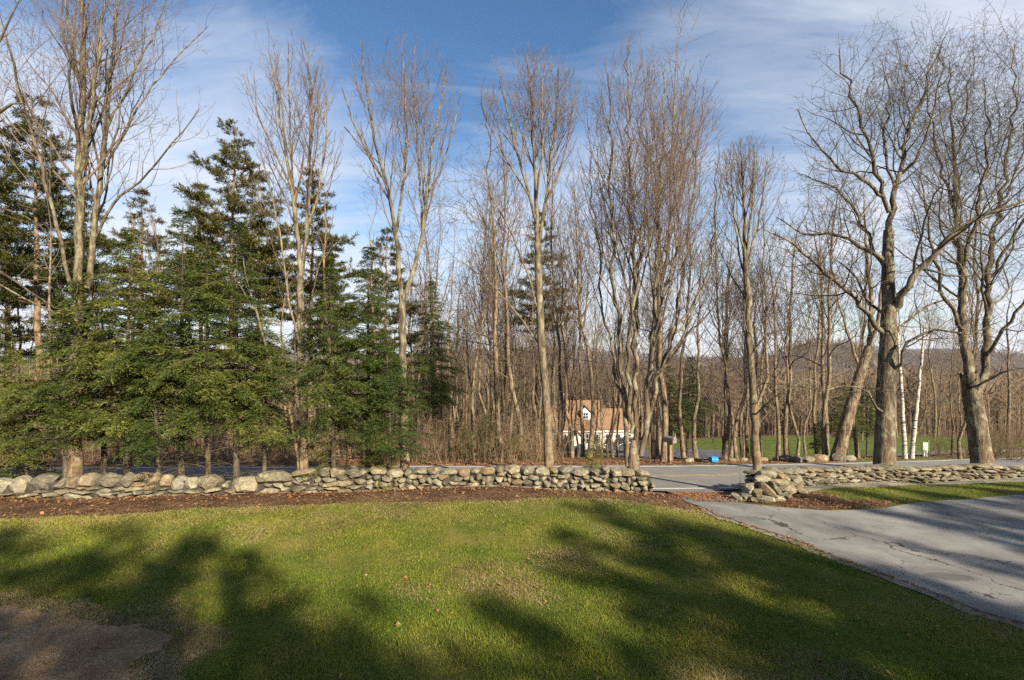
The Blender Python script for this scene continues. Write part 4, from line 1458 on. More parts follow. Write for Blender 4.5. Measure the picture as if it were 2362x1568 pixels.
def hemlock_proto(seed, H=9.0, RW=2.4, low=0.06, nb=150, mat='hemlock', dense=1.0, dead=34):
    rng = random.Random(seed)
    tr, tw = [], []
    n = 16
    lean = (rng.gauss(0, .012), rng.gauss(0, .012))
    tp = [(lean[0] * H * (i / n) ** 2 * 3, lean[1] * H * (i / n) ** 2 * 3, H * i / n - (.2 if i == 0 else 0)) for i in range(n + 1)]
    r0 = H * 0.0135
    trad = [max(.012, r0 * (1 - i / n) ** 0.9) for i in range(n + 1)]
    tr.append((tp, flare(trad, tp, .5, .35), 9))
    C, D, S, Wd, Ln = [], [], [], [], []
    az = 0
    for b in range(nb + dead):
        isdead = b >= nb
        f = low + (1 - low) * ((b + rng.random()) / nb) ** 0.92 if not isdead else rng.uniform(0.03, 0.30)
        f = min(f, .985)
        z = f * H
        x = f * n
        j = min(int(x), n - 1)
        p = tuple(tp[j][q] + (tp[j + 1][q] - tp[j][q]) * (x - j) for q in range(3))
        az += 2.4 + rng.gauss(0, .4)
        prof = min(1.0, (1 - f) * 1.9) ** .8 * (0.55 + 0.45 * min(1, (f - low) / .18 + .35)) + .06
        Lb = RW * prof * rng.choice((.35, .6, .8, 1.0, 1.0, 1.2, 1.4)) * rng.uniform(.85, 1.15)
        if not isdead and mnoise.noise(Vector((math.cos(az) * 1.1, math.sin(az) * 1.1, z * .75 + seed))) < -.27:
            continue
        if isdead:
            Lb = rng.uniform(.4, 1.4)
        ns = 6
        d = [math.cos(az), math.sin(az), rng.uniform(.05, .30) + .25 * f]
        pts, rad = [p], [max(.006, .011 * Lb)]
        for k in range(ns):
            d[2] -= (.105 if not isdead else .04) * rng.uniform(.5, 1.6)
            d[0] += rng.gauss(0, .06)
            d[1] += rng.gauss(0, .06)
            dn = vnorm(d)
            p = tuple(p[q] + dn[q] * Lb / ns for q in range(3))
            pts.append(p)
            rad.append(max(.004, rad[0] * (1 - (k + 1) / ns)))
        tw.append((pts, rad, 4))
        if isdead:
            for _ in range(4):
                k = rng.randrange(1, ns)
                q0 = pts[k]
                dd = vnorm((rng.gauss(0, 1), rng.gauss(0, 1), rng.gauss(-.1, .5)))
                l = rng.uniform(.2, .6)
                tw.append(([q0, tuple(q0[a] + dd[a] * l for a in range(3))], [.006, .003], 3))
            continue
        # side sprays lie in the drooping plane of the branch
        nsp = max(7, int(Lb / 0.062 * dense))
        for k in range(nsp):
            t = (0.22 + 0.78 * (k + rng.random()) / nsp) * ns
            j = min(int(t), ns - 1)
            a, c = pts[j], pts[j + 1]
            q0 = tuple(a[q] + (c[q] - a[q]) * (t - j) for q in range(3))
            ax = vnorm((c[0] - a[0], c[1] - a[1], c[2] - a[2]))
            sx = vnorm((-ax[1], ax[0], 0))
            sg = 1 if k % 2 else -1
            sl = (0.10 + 0.42 * Lb / RW) * (1.05 - .75 * t / ns) * rng.uniform(.6, 1.2) + .05
            sdv = vnorm((sx[0] * sg + ax[0] * .75, sx[1] * sg + ax[1] * .75, ax[2] * .75 - .30 + rng.gauss(0, .30)))
            m = max(3, int(sl / 0.027))
            side2 = vnorm((ax[0] - sdv[0] * .6, ax[1] - sdv[1] * .6, ax[2]))
            for e in range(m):
                u = (e + rng.random() * .6) / m
                c0 = tuple(q0[q] + sdv[q] * sl * u - (0.10 * sl * u * u if q == 2 else 0) for q in range(3))
                g2 = 1 if e % 2 else -1
                dv = vnorm(tuple(sdv[q] * .8 + side2[q] * g2 * .75 + rng.gauss(0, .18) for q in range(3)))
                nv = vnorm((rng.gauss(0, .8), rng.gauss(0, .8), 1))
                sv = vnorm((dv[1] * nv[2] - dv[2] * nv[1], dv[2] * nv[0] - dv[0] * nv[2], dv[0] * nv[1] - dv[1] * nv[0]))
                C.append(c0)
                D.append(dv)
                S.append(sv)
                Wd.append(rng.uniform(.020, .040))
                Ln.append(rng.uniform(.07, .15))
    root = empty('hemlock_tree')
    link('trunk', tubes_mesh('trunk', tr), root, M['bark_dark'])
    link('branches', tubes_mesh('branches', tw, False), root, M['bark_dark'])
    me = quads_mesh('crown', C, D, S, Wd, Ln)
    TRI[0] += len(me.polygons) * 2
    link('crown', me, root, M[mat])
    return root


def pine_proto(seed, H=17.0, RW=3.0, low=0.45, nw=17, dead=60):
    rng = random.Random(seed)
    n = 14
    lean = (rng.gauss(0, .01), rng.gauss(0, .01))
    tp = [(lean[0] * H * (i / n) * 2 + (rng.gauss(0, .04) if i else 0), lean[1] * H * (i / n) * 2, H * i / n - (.3 if i == 0 else 0)) for i in range(n + 1)]
    r0 = H * 0.0115
    trad = [max(.02, r0 * (1 - .93 * i / n)) for i in range(n + 1)]
    tw = []
    C, D, S, Wd, Ln = [], [], [], [], []

    def at(f):
        x = f * n
        j = min(int(x), n - 1)
        return tuple(tp[j][q] + (tp[j + 1][q] - tp[j][q]) * (x - j) for q in range(3))

    def tuft(p, ax, k):
        for _ in range(k):
            dv = vnorm(tuple(ax[q] * .7 + rng.gauss(0, .55) + (.18 if q == 2 else 0) for q in range(3)))
            sv = vnorm((dv[1] + rng.gauss(0, .3), -dv[0] + rng.gauss(0, .3), rng.gauss(0, .3)))
            C.append(p)
            D.append(dv)
            S.append(sv)
            Wd.append(rng.uniform(.028, .050))
            Ln.append(rng.uniform(.14, .27))
    for w in range(nw):
        f = low + (1 - low) * (w + .3 * rng.random()) / nw
        p0 = at(min(f, .99))
        prof = min(1, (1 - f) * 2.3 + .10) * (.7 + .3 * math.sin(w * 1.7 + seed))
        a0 = rng.uniform(0, 6.28)
        k = rng.randint(4, 6)
        for b in range(k):
            if rng.random() < .15:
                continue
            az = a0 + b * 6.28 / k + rng.gauss(0, .25)
            Lb = RW * prof * rng.uniform(.6, 1.15)
            d = [math.cos(az), math.sin(az), rng.uniform(.0, .25) + .35 * max(0, f - .7)]
            ns = 6
            pts, rad = [p0], [max(.01, .016 * Lb)]
            p = p0
            for s_ in range(ns):
                d[2] += rng.gauss(.02, .05)
                d[0] += rng.gauss(0, .08)
                d[1] += rng.gauss(0, .08)
                dn = vnorm(d)
                p = tuple(p[q] + dn[q] * Lb / ns for q in range(3))
                pts.append(p)
                rad.append(max(.005, rad[0] * (1 - .85 * (s_ + 1) / ns)))
            tw.append((pts, rad, 4))
            for s_ in range(max(8, int(Lb * 17))):
                t = (.25 + .75 * rng.random() ** .8) * ns
                j = min(int(t), ns - 1)
                a, c = pts[j], pts[j + 1]
                q0 = tuple(a[q] + (c[q] - a[q]) * (t - j) for q in range(3))
                sd_ = vnorm((d[0] + rng.gauss(0, .9), d[1] + rng.gauss(0, .9), .25 + rng.gauss(0, .18)))
                sl = (.25 + Lb * .22) * rng.uniform(.4, 1.1)
                q1 = tuple(q0[q] + sd_[q] * sl for q in range(3))
                tw.append(([q0, q1], [.007, .004], 3))
                for e in range(max(2, int(sl / .11))):
                    u = .3 + .7 * (e + 1) / max(2, int(sl / .11))
                    tuft(tuple(q0[q] + sd_[q] * sl * u for q in range(3)), sd_, 7)
    for _ in range(dead):
        f = rng.uniform(.05, low + .1)
        p0 = at(f)
        az = rng.uniform(0, 6.28)
        d = (math.cos(az), math.sin(az), rng.uniform(-.3, .15))
        l = rng.uniform(.3, 1.6)
        q = tuple(p0[a] + d[a] * l * .5 + rng.gauss(0, .05) for a in range(3))
        q2 = tuple(p0[a] + d[a] * l + rng.gauss(0, .1) for a in range(3))
        tw.append(([p0, q, q2], [.014, .010, .005], 3))
    root = empty('pine_tree')
    link('trunk', tubes_mesh('trunk', [(tp, flare(trad, tp, .4, .5), 9)]), root, M['bark_pine'])
    link('branches', tubes_mesh('branches', tw, False), root, M['bark_pine'])
    me = quads_mesh('crown', C, D, S, Wd, Ln)
    TRI[0] += len(me.polygons) * 2
    link('crown', me, root, M['pine'])
    return root


USED = set()


def place(proto, loc, rz, s, label, cat='tree', group=None, name=None, sz=None):
    if proto.name in USED:
        o = copy_tree(proto)
    else:
        o = proto
        USED.add(proto.name)
    o.location = loc
    o.rotation_euler = (0, 0, rz)
    o.scale = (s, s, sz or s)
    for k in ('label', 'category', 'group'):
        if k in o:
            del o[k]
    if name:
        o.name = name
    return tag(o, label, cat, group)


HA = hemlock_proto(51, 8.6, 1.75, .27, 215)
HB = hemlock_proto(52, 9.2, 1.45, .29, 215)
HC = hemlock_proto(53, 7.0, 1.55, .25, 185)
HD = hemlock_proto(54, 4.0, 1.3, .05, 90, 'hemlock_pale')
HEM = 'hemlocks crowding the wall on the left'
# (proto, column, distance, height of the top row, label)
HL = [(HC, 62, 15.0, 800, 'low dense hemlock at the left edge of the frame'),
      (HC, 150, 14.9, 640, 'hemlock wrapped round the pale twin-stemmed trunk'),
      (HA, 292, 15.1, 520, 'tall dark hemlock just right of the twin-stemmed tree'),
      (HC, 366, 14.8, 690, 'shorter bright hemlock in front of the tall dark one'),
      (HB, 418, 15.9, 470, 'tallest slender hemlock in the middle of the left cluster'),
      (HA, 480, 15.3, 560, 'wide hemlock left of the bent sapling'),
      (HB, 545, 15.6, 500, 'dark hemlock behind the bent pale sapling'),
      (HC, 610, 16.0, 700, 'low hemlock close left of the second tall bare tree'),
      (HA, 770, 15.4, 610, 'bright full hemlock just right of the second tall bare tree'),
      (HB, 850, 15.7, 560, 'dark hemlock left of the two-leader tree'),
      (HC, 902, 15.3, 760, 'low hemlock at the foot of the two-leader tree'),
      (HB, 1000, 27.0, 640, 'narrow lone hemlock right of the hemlock cluster'),
      (HB, 240, 16.2, 600, 'dark hemlock filling the gap behind the twin-stemmed tree'),
      (HA, -40, 15.6, 700, 'hemlock cut off by the left edge of the frame'),
      (HD, 1190, 27.0, 985, 'small dark hemlock across the road beside the central trunk'),
      (HD, 1065, 27.5, 960, 'small pale hemlock across the road, left of the pair'),
      (HD, 1125, 29.0, 955, 'small pale hemlock across the road, between its two neighbours'),
      (HD, 1372, 16.3, 1012, 'wispy young hemlock poking above the middle of the wall'),
      (HB, 1545, 48.0, 840, 'dark hemlock left of the lawn beyond the mailbox'),
      (HA, 1585, 50.0, 820, 'broad dark hemlock beside the far lawn'),
      (HA, 1955, 36.0, 880, 'dark hemlock behind the leaning trunk'),
      (HB, 2000, 38.0, 860, 'dark hemlock left behind the massive maple'),
      (HD, 38, 15.4, 925, 'small pale hemlock low behind the leftmost boulders'),
      (HD, 800, 15.9, 915, 'small pale hemlock low under the bright full hemlock'),
      (HD, 878, 15.9, 950, 'small pale hemlock low beside the two-leader tree'),
      (HC, 1890, 40.0, 960, 'small dark hemlock at the end of the far lawn')]
for i, (pr, px, d, row, lb) in enumerate(HL):
    p = gpt(px, d)
    top = ZC - (row - HY) / F * d
    h0 = {HA.name: 8.6, HB.name: 9.2, HC.name: 7.0, HD.name: 4.0}.get(pr.name, 8.0)
    s = (top - p.z) / h0
    place(pr, p - Vector((0, 0, .05)), i * 1.9 + .4, min(s * .92, 1.22) if d < 20 else s, lb, 'tree', HEM if i < 14 else None, 'hemlock_tree', sz=s)

PA = pine_proto(61, 17, 3.3, .42, 18)
PB = pine_proto(62, 18, 2.8, .50, 16)
PC = pine_proto(63, 15, 2.6, .30, 19)
PL = [(PA, 95, 27, 225, 'tall white pine rising behind the left twin-stemmed tree'),
      (PC, 20, 31, 330, 'white pine cut by the left edge of the frame'),
      (PA, 528, 26, 278, 'tallest pointed white pine in the gap before the second bare tree'),
      (PB, 590, 33, 400, 'white pine half hidden right of the pointed one'),
      (PC, 715, 29, 385, 'white pine behind the second tall bare tree'),
      (PB, 465, 30, 420, 'white pine directly left of the pointed one'),
      (PB, 320, 34, 430, 'white pine seen through the twin-stemmed tree crown'),
      (PC, 885, 36, 520, 'white pine top left of the two-leader tree'),
      (PB, 1240, 42, 485, 'lone thin white pine behind the central leaning trunk'),
      (PC, 200, 38, 420, 'white pine far behind the twin-stemmed tree'),
      (PC, 760, 40, 560, 'far white pine behind the bright hemlock')]
for i, (pr, px, d, row, lb) in enumerate(PL):
    p = gpt(px, d)
    top = ZC - (row - HY) / F * d
    h0 = {PA.name: 17, PB.name: 18, PC.name: 15}.get(pr.name, 17)
    s = (top - p.z) / h0
    place(pr, p, i * 2.3, min(s, 1.3), lb, 'tree', 'white pines across the road', 'pine_tree', sz=s)

# ------------------------------------------------------------------ woods beyond the road
def wood_proto(seed, H, P, r0, crown_f, trunkm, twigm, dead=0, name='bare_tree', nst=3):
    rng = random.Random(seed)
    n = 9
    wob = [(0, 0)]
    for i in range(n):
        wob.append((wob[-1][0] + rng.gauss(0, H * .008), wob[-1][1] + rng.gauss(0, H * .008)))
    tp = [(wob[i][0], wob[i][1], H * .8 * i / n - (.3 if i == 0 else 0)) for i in range(n + 1)]
    tr = [r0 * (1 - .75 * i / n) for i in range(n + 1)]
    T = {}
    k = int(n * crown_f)
    sub, subr = tp[k:], tr[k:]
    Lt = H * .8 * (1 - crown_f)
    grow(T, tp[-1], (0, 0, 1), H * .2, tr[-1], 2, P, 'crown', None, rng)
    spawn(T, sub, subr, 1, P, 'crown', None, rng, Lt, n=nst)
    for _ in range(dead):
        f = rng.uniform(.08, crown_f + .1) * n
        j = min(int(f), n - 1)
        p0 = tp[j]
        az = rng.uniform(0, 6.28)
        l = rng.uniform(.3, 1.5)
        q = (p0[0] + math.cos(az) * l, p0[1] + math.sin(az) * l, p0[2] + H * .8 / n * (f - j) + rng.uniform(-.3, .4))
        T['crown'].append(([(p0[0], p0[1], p0[2] + H * .8 / n * (f - j)), q], [.012, .005], 3))
    root = empty(name)
    link('trunk', tubes_mesh('trunk', [(tp, flare(tr, tp, .4, .5), 8)]), root, M[trunkm])
    me = tubes_mesh('crown', T['crown'], False)
    TRI[0] += len(me.polygons) * 2
    link('crown', me, root, M[twigm])
    return root


WP = dict(UPRIGHT, dens=(1.3, 1.5, 2.0, 3.0), minr=.008, seg=(5, 4, 3, 2), sides=(5, 4, 3, 3), maxlev=4)
WS = dict(SPREAD, dens=(1.2, 1.4, 1.9, 2.8), minr=.008, seg=(6, 5, 3, 2), sides=(5, 4, 3, 3), maxlev=4, up=(.10, .10, .08, .06))
WOODS = [wood_proto(71, 17, WP, .115, .38, 'bark_wood', 'twig_wood', 14, nst=18), wood_proto(72, 19, WP, .14, .34, 'bark_wood', 'twig_wood', 16, nst=20), wood_proto(73, 14, WS, .13, .28, 'bark_old', 'twig_wood', 10, nst=17),
         wood_proto(74, 17.5, WS, .15, .32, 'bark_wood', 'twig_old', 12, nst=17), wood_proto(75, 10, WP, .065, .22, 'bark_maple', 'twig_maple', 12, nst=14)]
STAND = [wood_proto(81, 15, WP, .11, .72, 'bark_pine', 'twig_wood', 34, 'slender_tree', nst=7), wood_proto(82, 13, WP, .09, .68, 'bark_wood', 'twig_wood', 26, 'slender_tree', nst=7), wood_proto(83, 11, WP, .07, .62, 'bark_pine', 'twig_wood', 24, 'slender_tree', nst=6)]
wr_ = random.Random(77)
occupied = []


def free(x, y, dmin):
    for a, b in occupied:
        if (a - x) ** 2 + (b - y) ** 2 < dmin * dmin:
            return False
    occupied.append((x, y))
    return True


def colof(x, y):
    return CX + x / y * F


# individually seen trunks across the road (column, distance, proto, scale, label)
ID = [(1285, 31, 1, .95, 'bare tree close right of the central trunk, in front of the house roof'),
      (1300, 36, 0, 1.0, 'bare tree in front of the left end of the house'),
      (1320, 30, 0, .95, 'dark trunk before the white porch gable of the house'),
      (1345, 34, 1, .9, 'trunk between the house dormer and the road'),
      (1358, 29, 1, 1.0, 'thick trunk just left of the parked cars'),
      (1414, 33, 0, .8, 'thin trunk in front of the grey sedan'),
      (1530, 26.0, 3, 1.05, 'stout forked tree right behind the mailbox'),
      (1578, 31, 1, .9, 'bare tree on the bank between mailbox and far lawn'),
      (1606, 29, 3, .85, 'bare tree on the bank left of the blue bucket'),
      (1672, 30, 1, .8, 'dark trunk right of the blue bucket'),
      (1700, 29, 0, .85, 'bare tree between blue bucket and slender roadside trunk'),
      (1795, 31, 3, .8, 'bare tree growing out of the boulder row, left one'),
      (1838, 32, 0, .85, 'bare tree growing out of the boulder row, right one'),
      (1905, 29.5, 3, .95, 'brown trunk just left of the leaning one'),
      (2215, 30, 0, .8, 'thin trunk between the two old maples'),
      (2330, 34, 2, .9, 'bare tree at the far right beyond the side lane'),
      (1095, 33, 1, .95, 'tall bare tree behind the two small pale hemlocks'),
      (1150, 38, 0, 1.05, 'bare tree left of the central leaning trunk'),
      (1050, 40, 3, .95, 'bare tree standing right of the narrow lone hemlock'),
      (1292, 42, 0, .95, 'thin trunk crossing the left end of the house roof'),
      (1312, 48, 4, 1.3, 'young pale trunk before the house porch'),
      (1334, 44, 0, .9, 'trunk left of the dormer, deeper in the wood'),
      (1370, 41, 1, .85, 'trunk right of the dormer, deeper in the wood'),
      (1388, 50, 4, 1.4, 'young trunk before the right wing of the house'),
      (1402, 43, 0, .9, 'trunk crossing the right end of the house roof'),
      (1426, 37, 4, 1.3, 'young trunk just left of the many-stemmed tree'),
      (1980, 33, 1, .85, 'straight thin trunk between leaning trunk and massive maple')]
for i, (px, d, k, s, lb) in enumerate(ID):
    p = gpt(px, d)
    occupied.append((p.x, p.y))
    place(WOODS[k], p, i * 1.3, s, lb, 'tree', 'bare trees on the far roadside', 'bare_tree', sz=s * wr_.uniform(.9, 1.1))
cnt = [0, 0, 0]
for _ in range(4000):
    if cnt[0] >= 130:
        break
    y = wr_.uniform(25, 62)
    px = wr_.uniform(-80, 1090)
    x = (px - CX) / F * y
    far_edge = float(np.interp(x, _gx, _gy))
    if y < far_edge + 2.2 or not free(x, y, 1.1):
        continue
    cnt[0] += 1
    zn = 'left of the twin-stemmed tree' if px < 172 else 'behind the hemlocks left of the bent sapling' if px < 600 else 'behind the bright hemlock' if px < 930 else 'right of the hemlock cluster'
    zd = 'at the road' if y < far_edge + 9 else 'deeper in' if y < far_edge + 20 else 'at the back'
    k = wr_.randrange(3)
    lk = ('tall reddish slender trunk', 'greyish slender trunk', 'thin reddish pole-like trunk')[k]
    place(STAND[k], Vector((x, y, ground(x, y))), wr_.uniform(0, 6.28), wr_.uniform(.75, 1.15), f'{lk} {zn}, {zd}', 'tree', f'slender stand {zn}, {zd}', 'slender_tree')
for _ in range(6000):
    if cnt[1] >= 230:
        break
    y = 28 + 92 * wr_.random() ** 1.5
    px = wr_.uniform(960, 2420) if wr_.random() < .55 else wr_.uniform(960, 1850)
    x = (px - CX) / F * y
    far_edge = float(np.interp(x, _gx, _gy))
    if y < far_edge + 3:
        continue
    if 1300 < px < 1500 and y < 88 and wr_.random() < .88:
        continue
    if bool(in_poly(FL, np.array([x]), np.array([y]))[0]) and wr_.random() < .9:
        continue
    if bool(in_poly(FD, np.array([x]), np.array([y]))[0]) or bool(in_poly(LN, np.array([x]), np.array([y]))[0]):
        continue
    if px > 1760 and wr_.random() < .5:
        continue
    if not free(x, y, 1.7):
        continue
    cnt[1] += 1
    k = wr_.choice((0, 0, 1, 1, 2, 3, 4, 4))
    zn = 'left of the central leaning trunk' if px < 1245 else 'round the house' if px < 1520 else 'by the far lawn' if px < 1760 else 'behind the boulder row' if px < 2010 else 'right of the massive maple'
    lk = ('straight bare tree', 'tall straight bare tree', 'crooked bare tree', 'spreading bare tree', 'thin pale young tree')[k]
    zd = 'near the road' if y < far_edge + 18 else 'halfway back' if y < 75 else 'far back'
    place(WOODS[k], Vector((x, y, ground(x, y))), wr_.uniform(0, 6.28), wr_.uniform(.88, 1.36), f'{lk} in the wood {zn}, {zd}', 'tree', f'open wood {zn}, {zd}', 'bare_tree')
for _ in range(2000):
    if cnt[2] >= 70:
        break
    y = wr_.uniform(62, 120)
    px = wr_.uniform(-60, 1250)
    x = (px - CX) / F * y
    if not free(x, y, 2.4):
        continue
    cnt[2] += 1
    place(WOODS[wr_.choice((0, 1, 3))], Vector((x, y, ground(x, y))), wr_.uniform(0, 6.28), wr_.uniform(.7, 1.0), 'far bare tree deep in the wood ' + ('behind the left hemlocks' if px < 620 else 'behind the right hemlocks' if px < 950 else 'left of the central trunk'), 'tree', 'far bare trees ' + ('behind the left hemlocks' if px < 620 else 'behind the right hemlocks' if px < 950 else 'left of the central trunk'), 'bare_tree')
print('tris after woods', TRI[0])

# ------------------------------------------------------------------ trees behind the viewer: they shade the lawn and the drive
TIPS = [(2.0, 13.8, 15, .85, 'PA'), (3.4, 13.2, 15.5, .80, 'PC'), (1.0, 11.8, 14.5, .75, 'PB'), (4.6, 12.0, 15, .65, 'PA'), (-10.8, 11.3, 14, .95, 'PC'), (-9.0, 11.5, 14.5, .95, 'PA'), (-7.2, 11.3, 14, .95, 'PC'), (-5.4, 10.6, 15, .5, 'PB'),
        (-2.6, 8.5, 14, .85, 'PA'), (-.9, 8.9, 14.5, .85, 'PC'), (.8, 9.8, 14, .9, 'PA'), (2.4, 10.4, 15, .8, 'PB'), (6.0, 9.8, 14.5, .5, 'PC'), (5.0, 8.6, 14, .8, 'PA'),
        (8.4, 16.2, 15, .62, 'PB'), (10.2, 17.4, 15.5, .85, 'PA'), (12.2, 18.0, 15, .9, 'PC'), (14.2, 18.4, 15, .9, 'PA'), (16.6, 18.8, 15.5, .9, 'PB'), (9.4, 14.4, 14, .6, 'PC'),
        (7.6, 12.6, 14, .4, 'PA'), (3.6, 11.2, 14.5, .7, 'PC')]
ORD = 'first second third fourth fifth sixth seventh eighth ninth tenth eleventh twelfth thirteenth fourteenth fifteenth sixteenth seventeenth eighteenth nineteenth twentieth twenty-first twenty-second twenty-third twenty-fourth'.split()
_cot = math.cos(R(SUN_EL)) / math.sin(R(SUN_EL))
for i, (tx, ty, H_, sxy, k) in enumerate(TIPS):
    pr, h0 = {'PA': (PA, 17), 'PB': (PB, 18), 'PC': (PC, 15)}[k]
    g0 = ground(tx, ty)
    x, y = tx + H_ * _cot * math.sin(R(SUN_AZ)), ty + H_ * _cot * math.cos(R(SUN_AZ))
    zb = ground(x, y)
    place(pr, Vector((x, y, zb)), i * 1.7, sxy, f'slim pine behind the viewer, {ORD[i]} of the grove', 'tree', 'pine grove behind the viewer', 'pine_tree', sz=(H_ + g0 - zb) / h0)

# ------------------------------------------------------------------ undergrowth and far woods (uncountable)
def slivers(name, B, Tt, wd, mat, kind='stuff', mid=None):
    """thin upright triangles from B to T, width wd"""
    B, Tt = np.array(B, float), np.array(Tt, float)
    n = len(B)
    d = Tt - B
    v = B.copy()
    v[:, 2] = 0
    sd_ = np.cross(d, np.stack([np.zeros(n), np.ones(n), np.zeros(n)], -1))
    sd_ /= np.linalg.norm(sd_, axis=1, keepdims=True) + 1e-9
    rr = np.random.default_rng(5)
    a = rr.uniform(-.9, .9, n)
    sd_[:, 1] += a
    wd = np.asarray(wd)[:, None] if not np.isscalar(wd) else wd
    V = np.stack([B - sd_ * wd / 2, B + sd_ * wd / 2, Tt], 1).reshape(-1, 3)
    me = mesh_np(name, V, [(3, np.arange(n * 3).reshape(n, 3))])
    return me


g5 = np.random.default_rng(12)


def brush(name, n, y0, y1, px0, px1, hmin, hmax, mat, label, wd, forbid=()):
    y = y0 + (y1 - y0) * g5.random(n * 3) ** 1.3
    px = g5.uniform(px0, px1, n * 3)
    x = (px - CX) / F * y
    fe = np.interp(x, _gx, _gy)
    ok = y > fe + 0.9 + 0.8 * g5.random(len(y))
    cl = np.sin(x * .9 + 1.3 * np.sin(y * .5)) + np.sin(y * 1.1 + x * .35) + g5.normal(0, .7, len(x))
    ok &= cl > -.5
    for f in forbid:
        ok &= ~in_poly(f, x, y)
    x, y = x[ok][:n], y[ok][:n]
    z = ground_np(x, y)
    B, Tp, w = [], [], []
    h = g5.uniform(hmin, hmax, len(x)) * (0.6 + .4 * g5.random(len(x)))
    base = np.stack([x, y, z - .03], -1)
    lean = g5.normal(0, .22, (len(x), 2))
    tip = base + np.stack([lean[:, 0] * h, lean[:, 1] * h, h], -1)
    B.append(base)
    Tp.append(tip)
    w.append(np.full(len(x), wd))
    for k in range(4):
        f = g5.uniform(.2, .85, len(x))[:, None]
        b = base + (tip - base) * f
        dv = np.stack([g5.normal(0, .5, len(x)), g5.normal(0, .5, len(x)), g5.uniform(.1, .8, len(x))], -1) * (h * .42)[:, None]
        B.append(b)
        Tp.append(b + dv)
        w.append(np.full(len(x), wd * .6))
    me = slivers(name, np.concatenate(B), np.concatenate(Tp), np.concatenate(w), mat)
    TRI[0] += len(me.polygons)
    return tag(link(name, me, None, mat), label, 'undergrowth', kind='stuff')


brush('undergrowth', 9000, 24, 70, -100, 1300, .5, 3.6, M['twig_brush'], 'tangle of bare saplings and brush under the slender stand', .020)
brush('undergrowth', 4200, 26, 95, 1180, 2460, .2, 1.5, M['twig_brush'], 'brown brush under the open wood beyond the road', .022, (FL, FD, LN, [(2.4, 24), (8.5, 24), (27, 95), (4, 95)], [(8, 26), (20, 28), (62, 60), (50, 90), (24, 90)]))


def far_wood(name, n, sampler, hmin, hmax, mat, label, wd):
    x, y, z = sampler(n)
    m = len(x)
    h = g5.uniform(hmin, hmax, m)
    base = np.stack([x, y, z - .3], -1)
    tip = base + np.stack([g5.normal(0, .04, m) * h, g5.normal(0, .04, m) * h, h], -1)
    B, Tp, w = [base], [tip], [wd * h / 14]
    for k in range(13):
        f = (.25 + .7 * g5.random(m))[:, None]
        b = base + (tip - base) * f
        az = g5.uniform(0, 6.28, m)
        ln = h * g5.uniform(.12, .30, m) * (1.25 - f[:, 0])
        dv = np.stack([np.cos(az) * ln, np.sin(az) * ln, ln * g5.uniform(.5, 1.5, m)], -1)
        B.append(b)
        Tp.append(b + dv)
        w.append(wd * h / 14 * .6)
    me = slivers(name, np.concatenate(B), np.concatenate(Tp), np.concatenate(w), mat)
    TRI[0] += len(me.polygons)
    return tag(link(name, me, None, mat), label, 'woods', kind='stuff')


def samp_flat(n):
    d = 92 + 330 * g5.random(n) ** 1.6
    px = g5.uniform(-250, 2650, n)
    x = (px - CX) / F * d
    return x, d, ground_np(x, d)


def samp_mid(n):
    d = 60 + 60 * g5.random(n)
    px = np.concatenate([g5.uniform(-150, 1260, n // 2), g5.uniform(1540, 2500, n - n // 2)])
    x = (px - CX) / F * d
    ok = ~in_poly(FL, x, d) & ~in_poly(FD, x, d) & ~in_poly(LN, x, d)
    x, d = x[ok], d[ok]
    return x, d, ground_np(x, d)


far_wood('woods', 7000, samp_flat, 9, 15, M['twig_wood'], 'far-off bare woods filling the valley beyond the road', .42)
far_wood('woods', 1500, samp_mid, 5, 11, M['twig_brush'], 'thicket of bare young growth deep in the wood', .16)


def hill_sampler(a):
    _, cx, cy, rx, ry, h, sd_ = a
    pts = []
    o = bpy.data.objects

    def f(n):
        X = g5.uniform(-1.5, 1.5, n)
        Y = g5.uniform(-1.5, .35, n)
        Z = np.exp(-2 * (X ** 2 + Y ** 2))
        zz_ = np.array([z + .16 * mnoise.fractal(Vector((x * 2.2 + sd_, y * 2.2, sd_)), 1.0, 2.0, 5) * (.25 + z) for x, y, z in zip(X, Y, Z)])
        return cx + X * rx, cy + Y * ry, -27 + zz_ * h
    return f


far_wood('woods', 5000, hill_sampler(HILLS[0]), 8, 14, M['hillwood'], 'bare woods covering the round hill on the right', .9)
far_wood('woods', 4000, hill_sampler(HILLS[1]), 8, 14, M['hillwood'], 'bare woods covering the low ridge beside the round hill', .9)

far_wood('woods', 2600, hill_sampler(HILLS[2]), 14, 26, M['hillwood'], 'bare woods on the long far ridge at the horizon', 3.0)
far_wood('woods', 2000, hill_sampler(HILLS[3]), 14, 26, M['hillwood'], 'bare woods on the far ridge seen past the hemlocks', 3.0)

# ------------------------------------------------------------------ house beyond the wood
HX, HYd = W(1352, 0, 78)[0], 78.0
hz = ground(HX, HYd) + .05
house = tag(empty('house', (HX, HYd, hz)), 'white house with a brown shingle roof and dormer behind the parked cars', 'house')


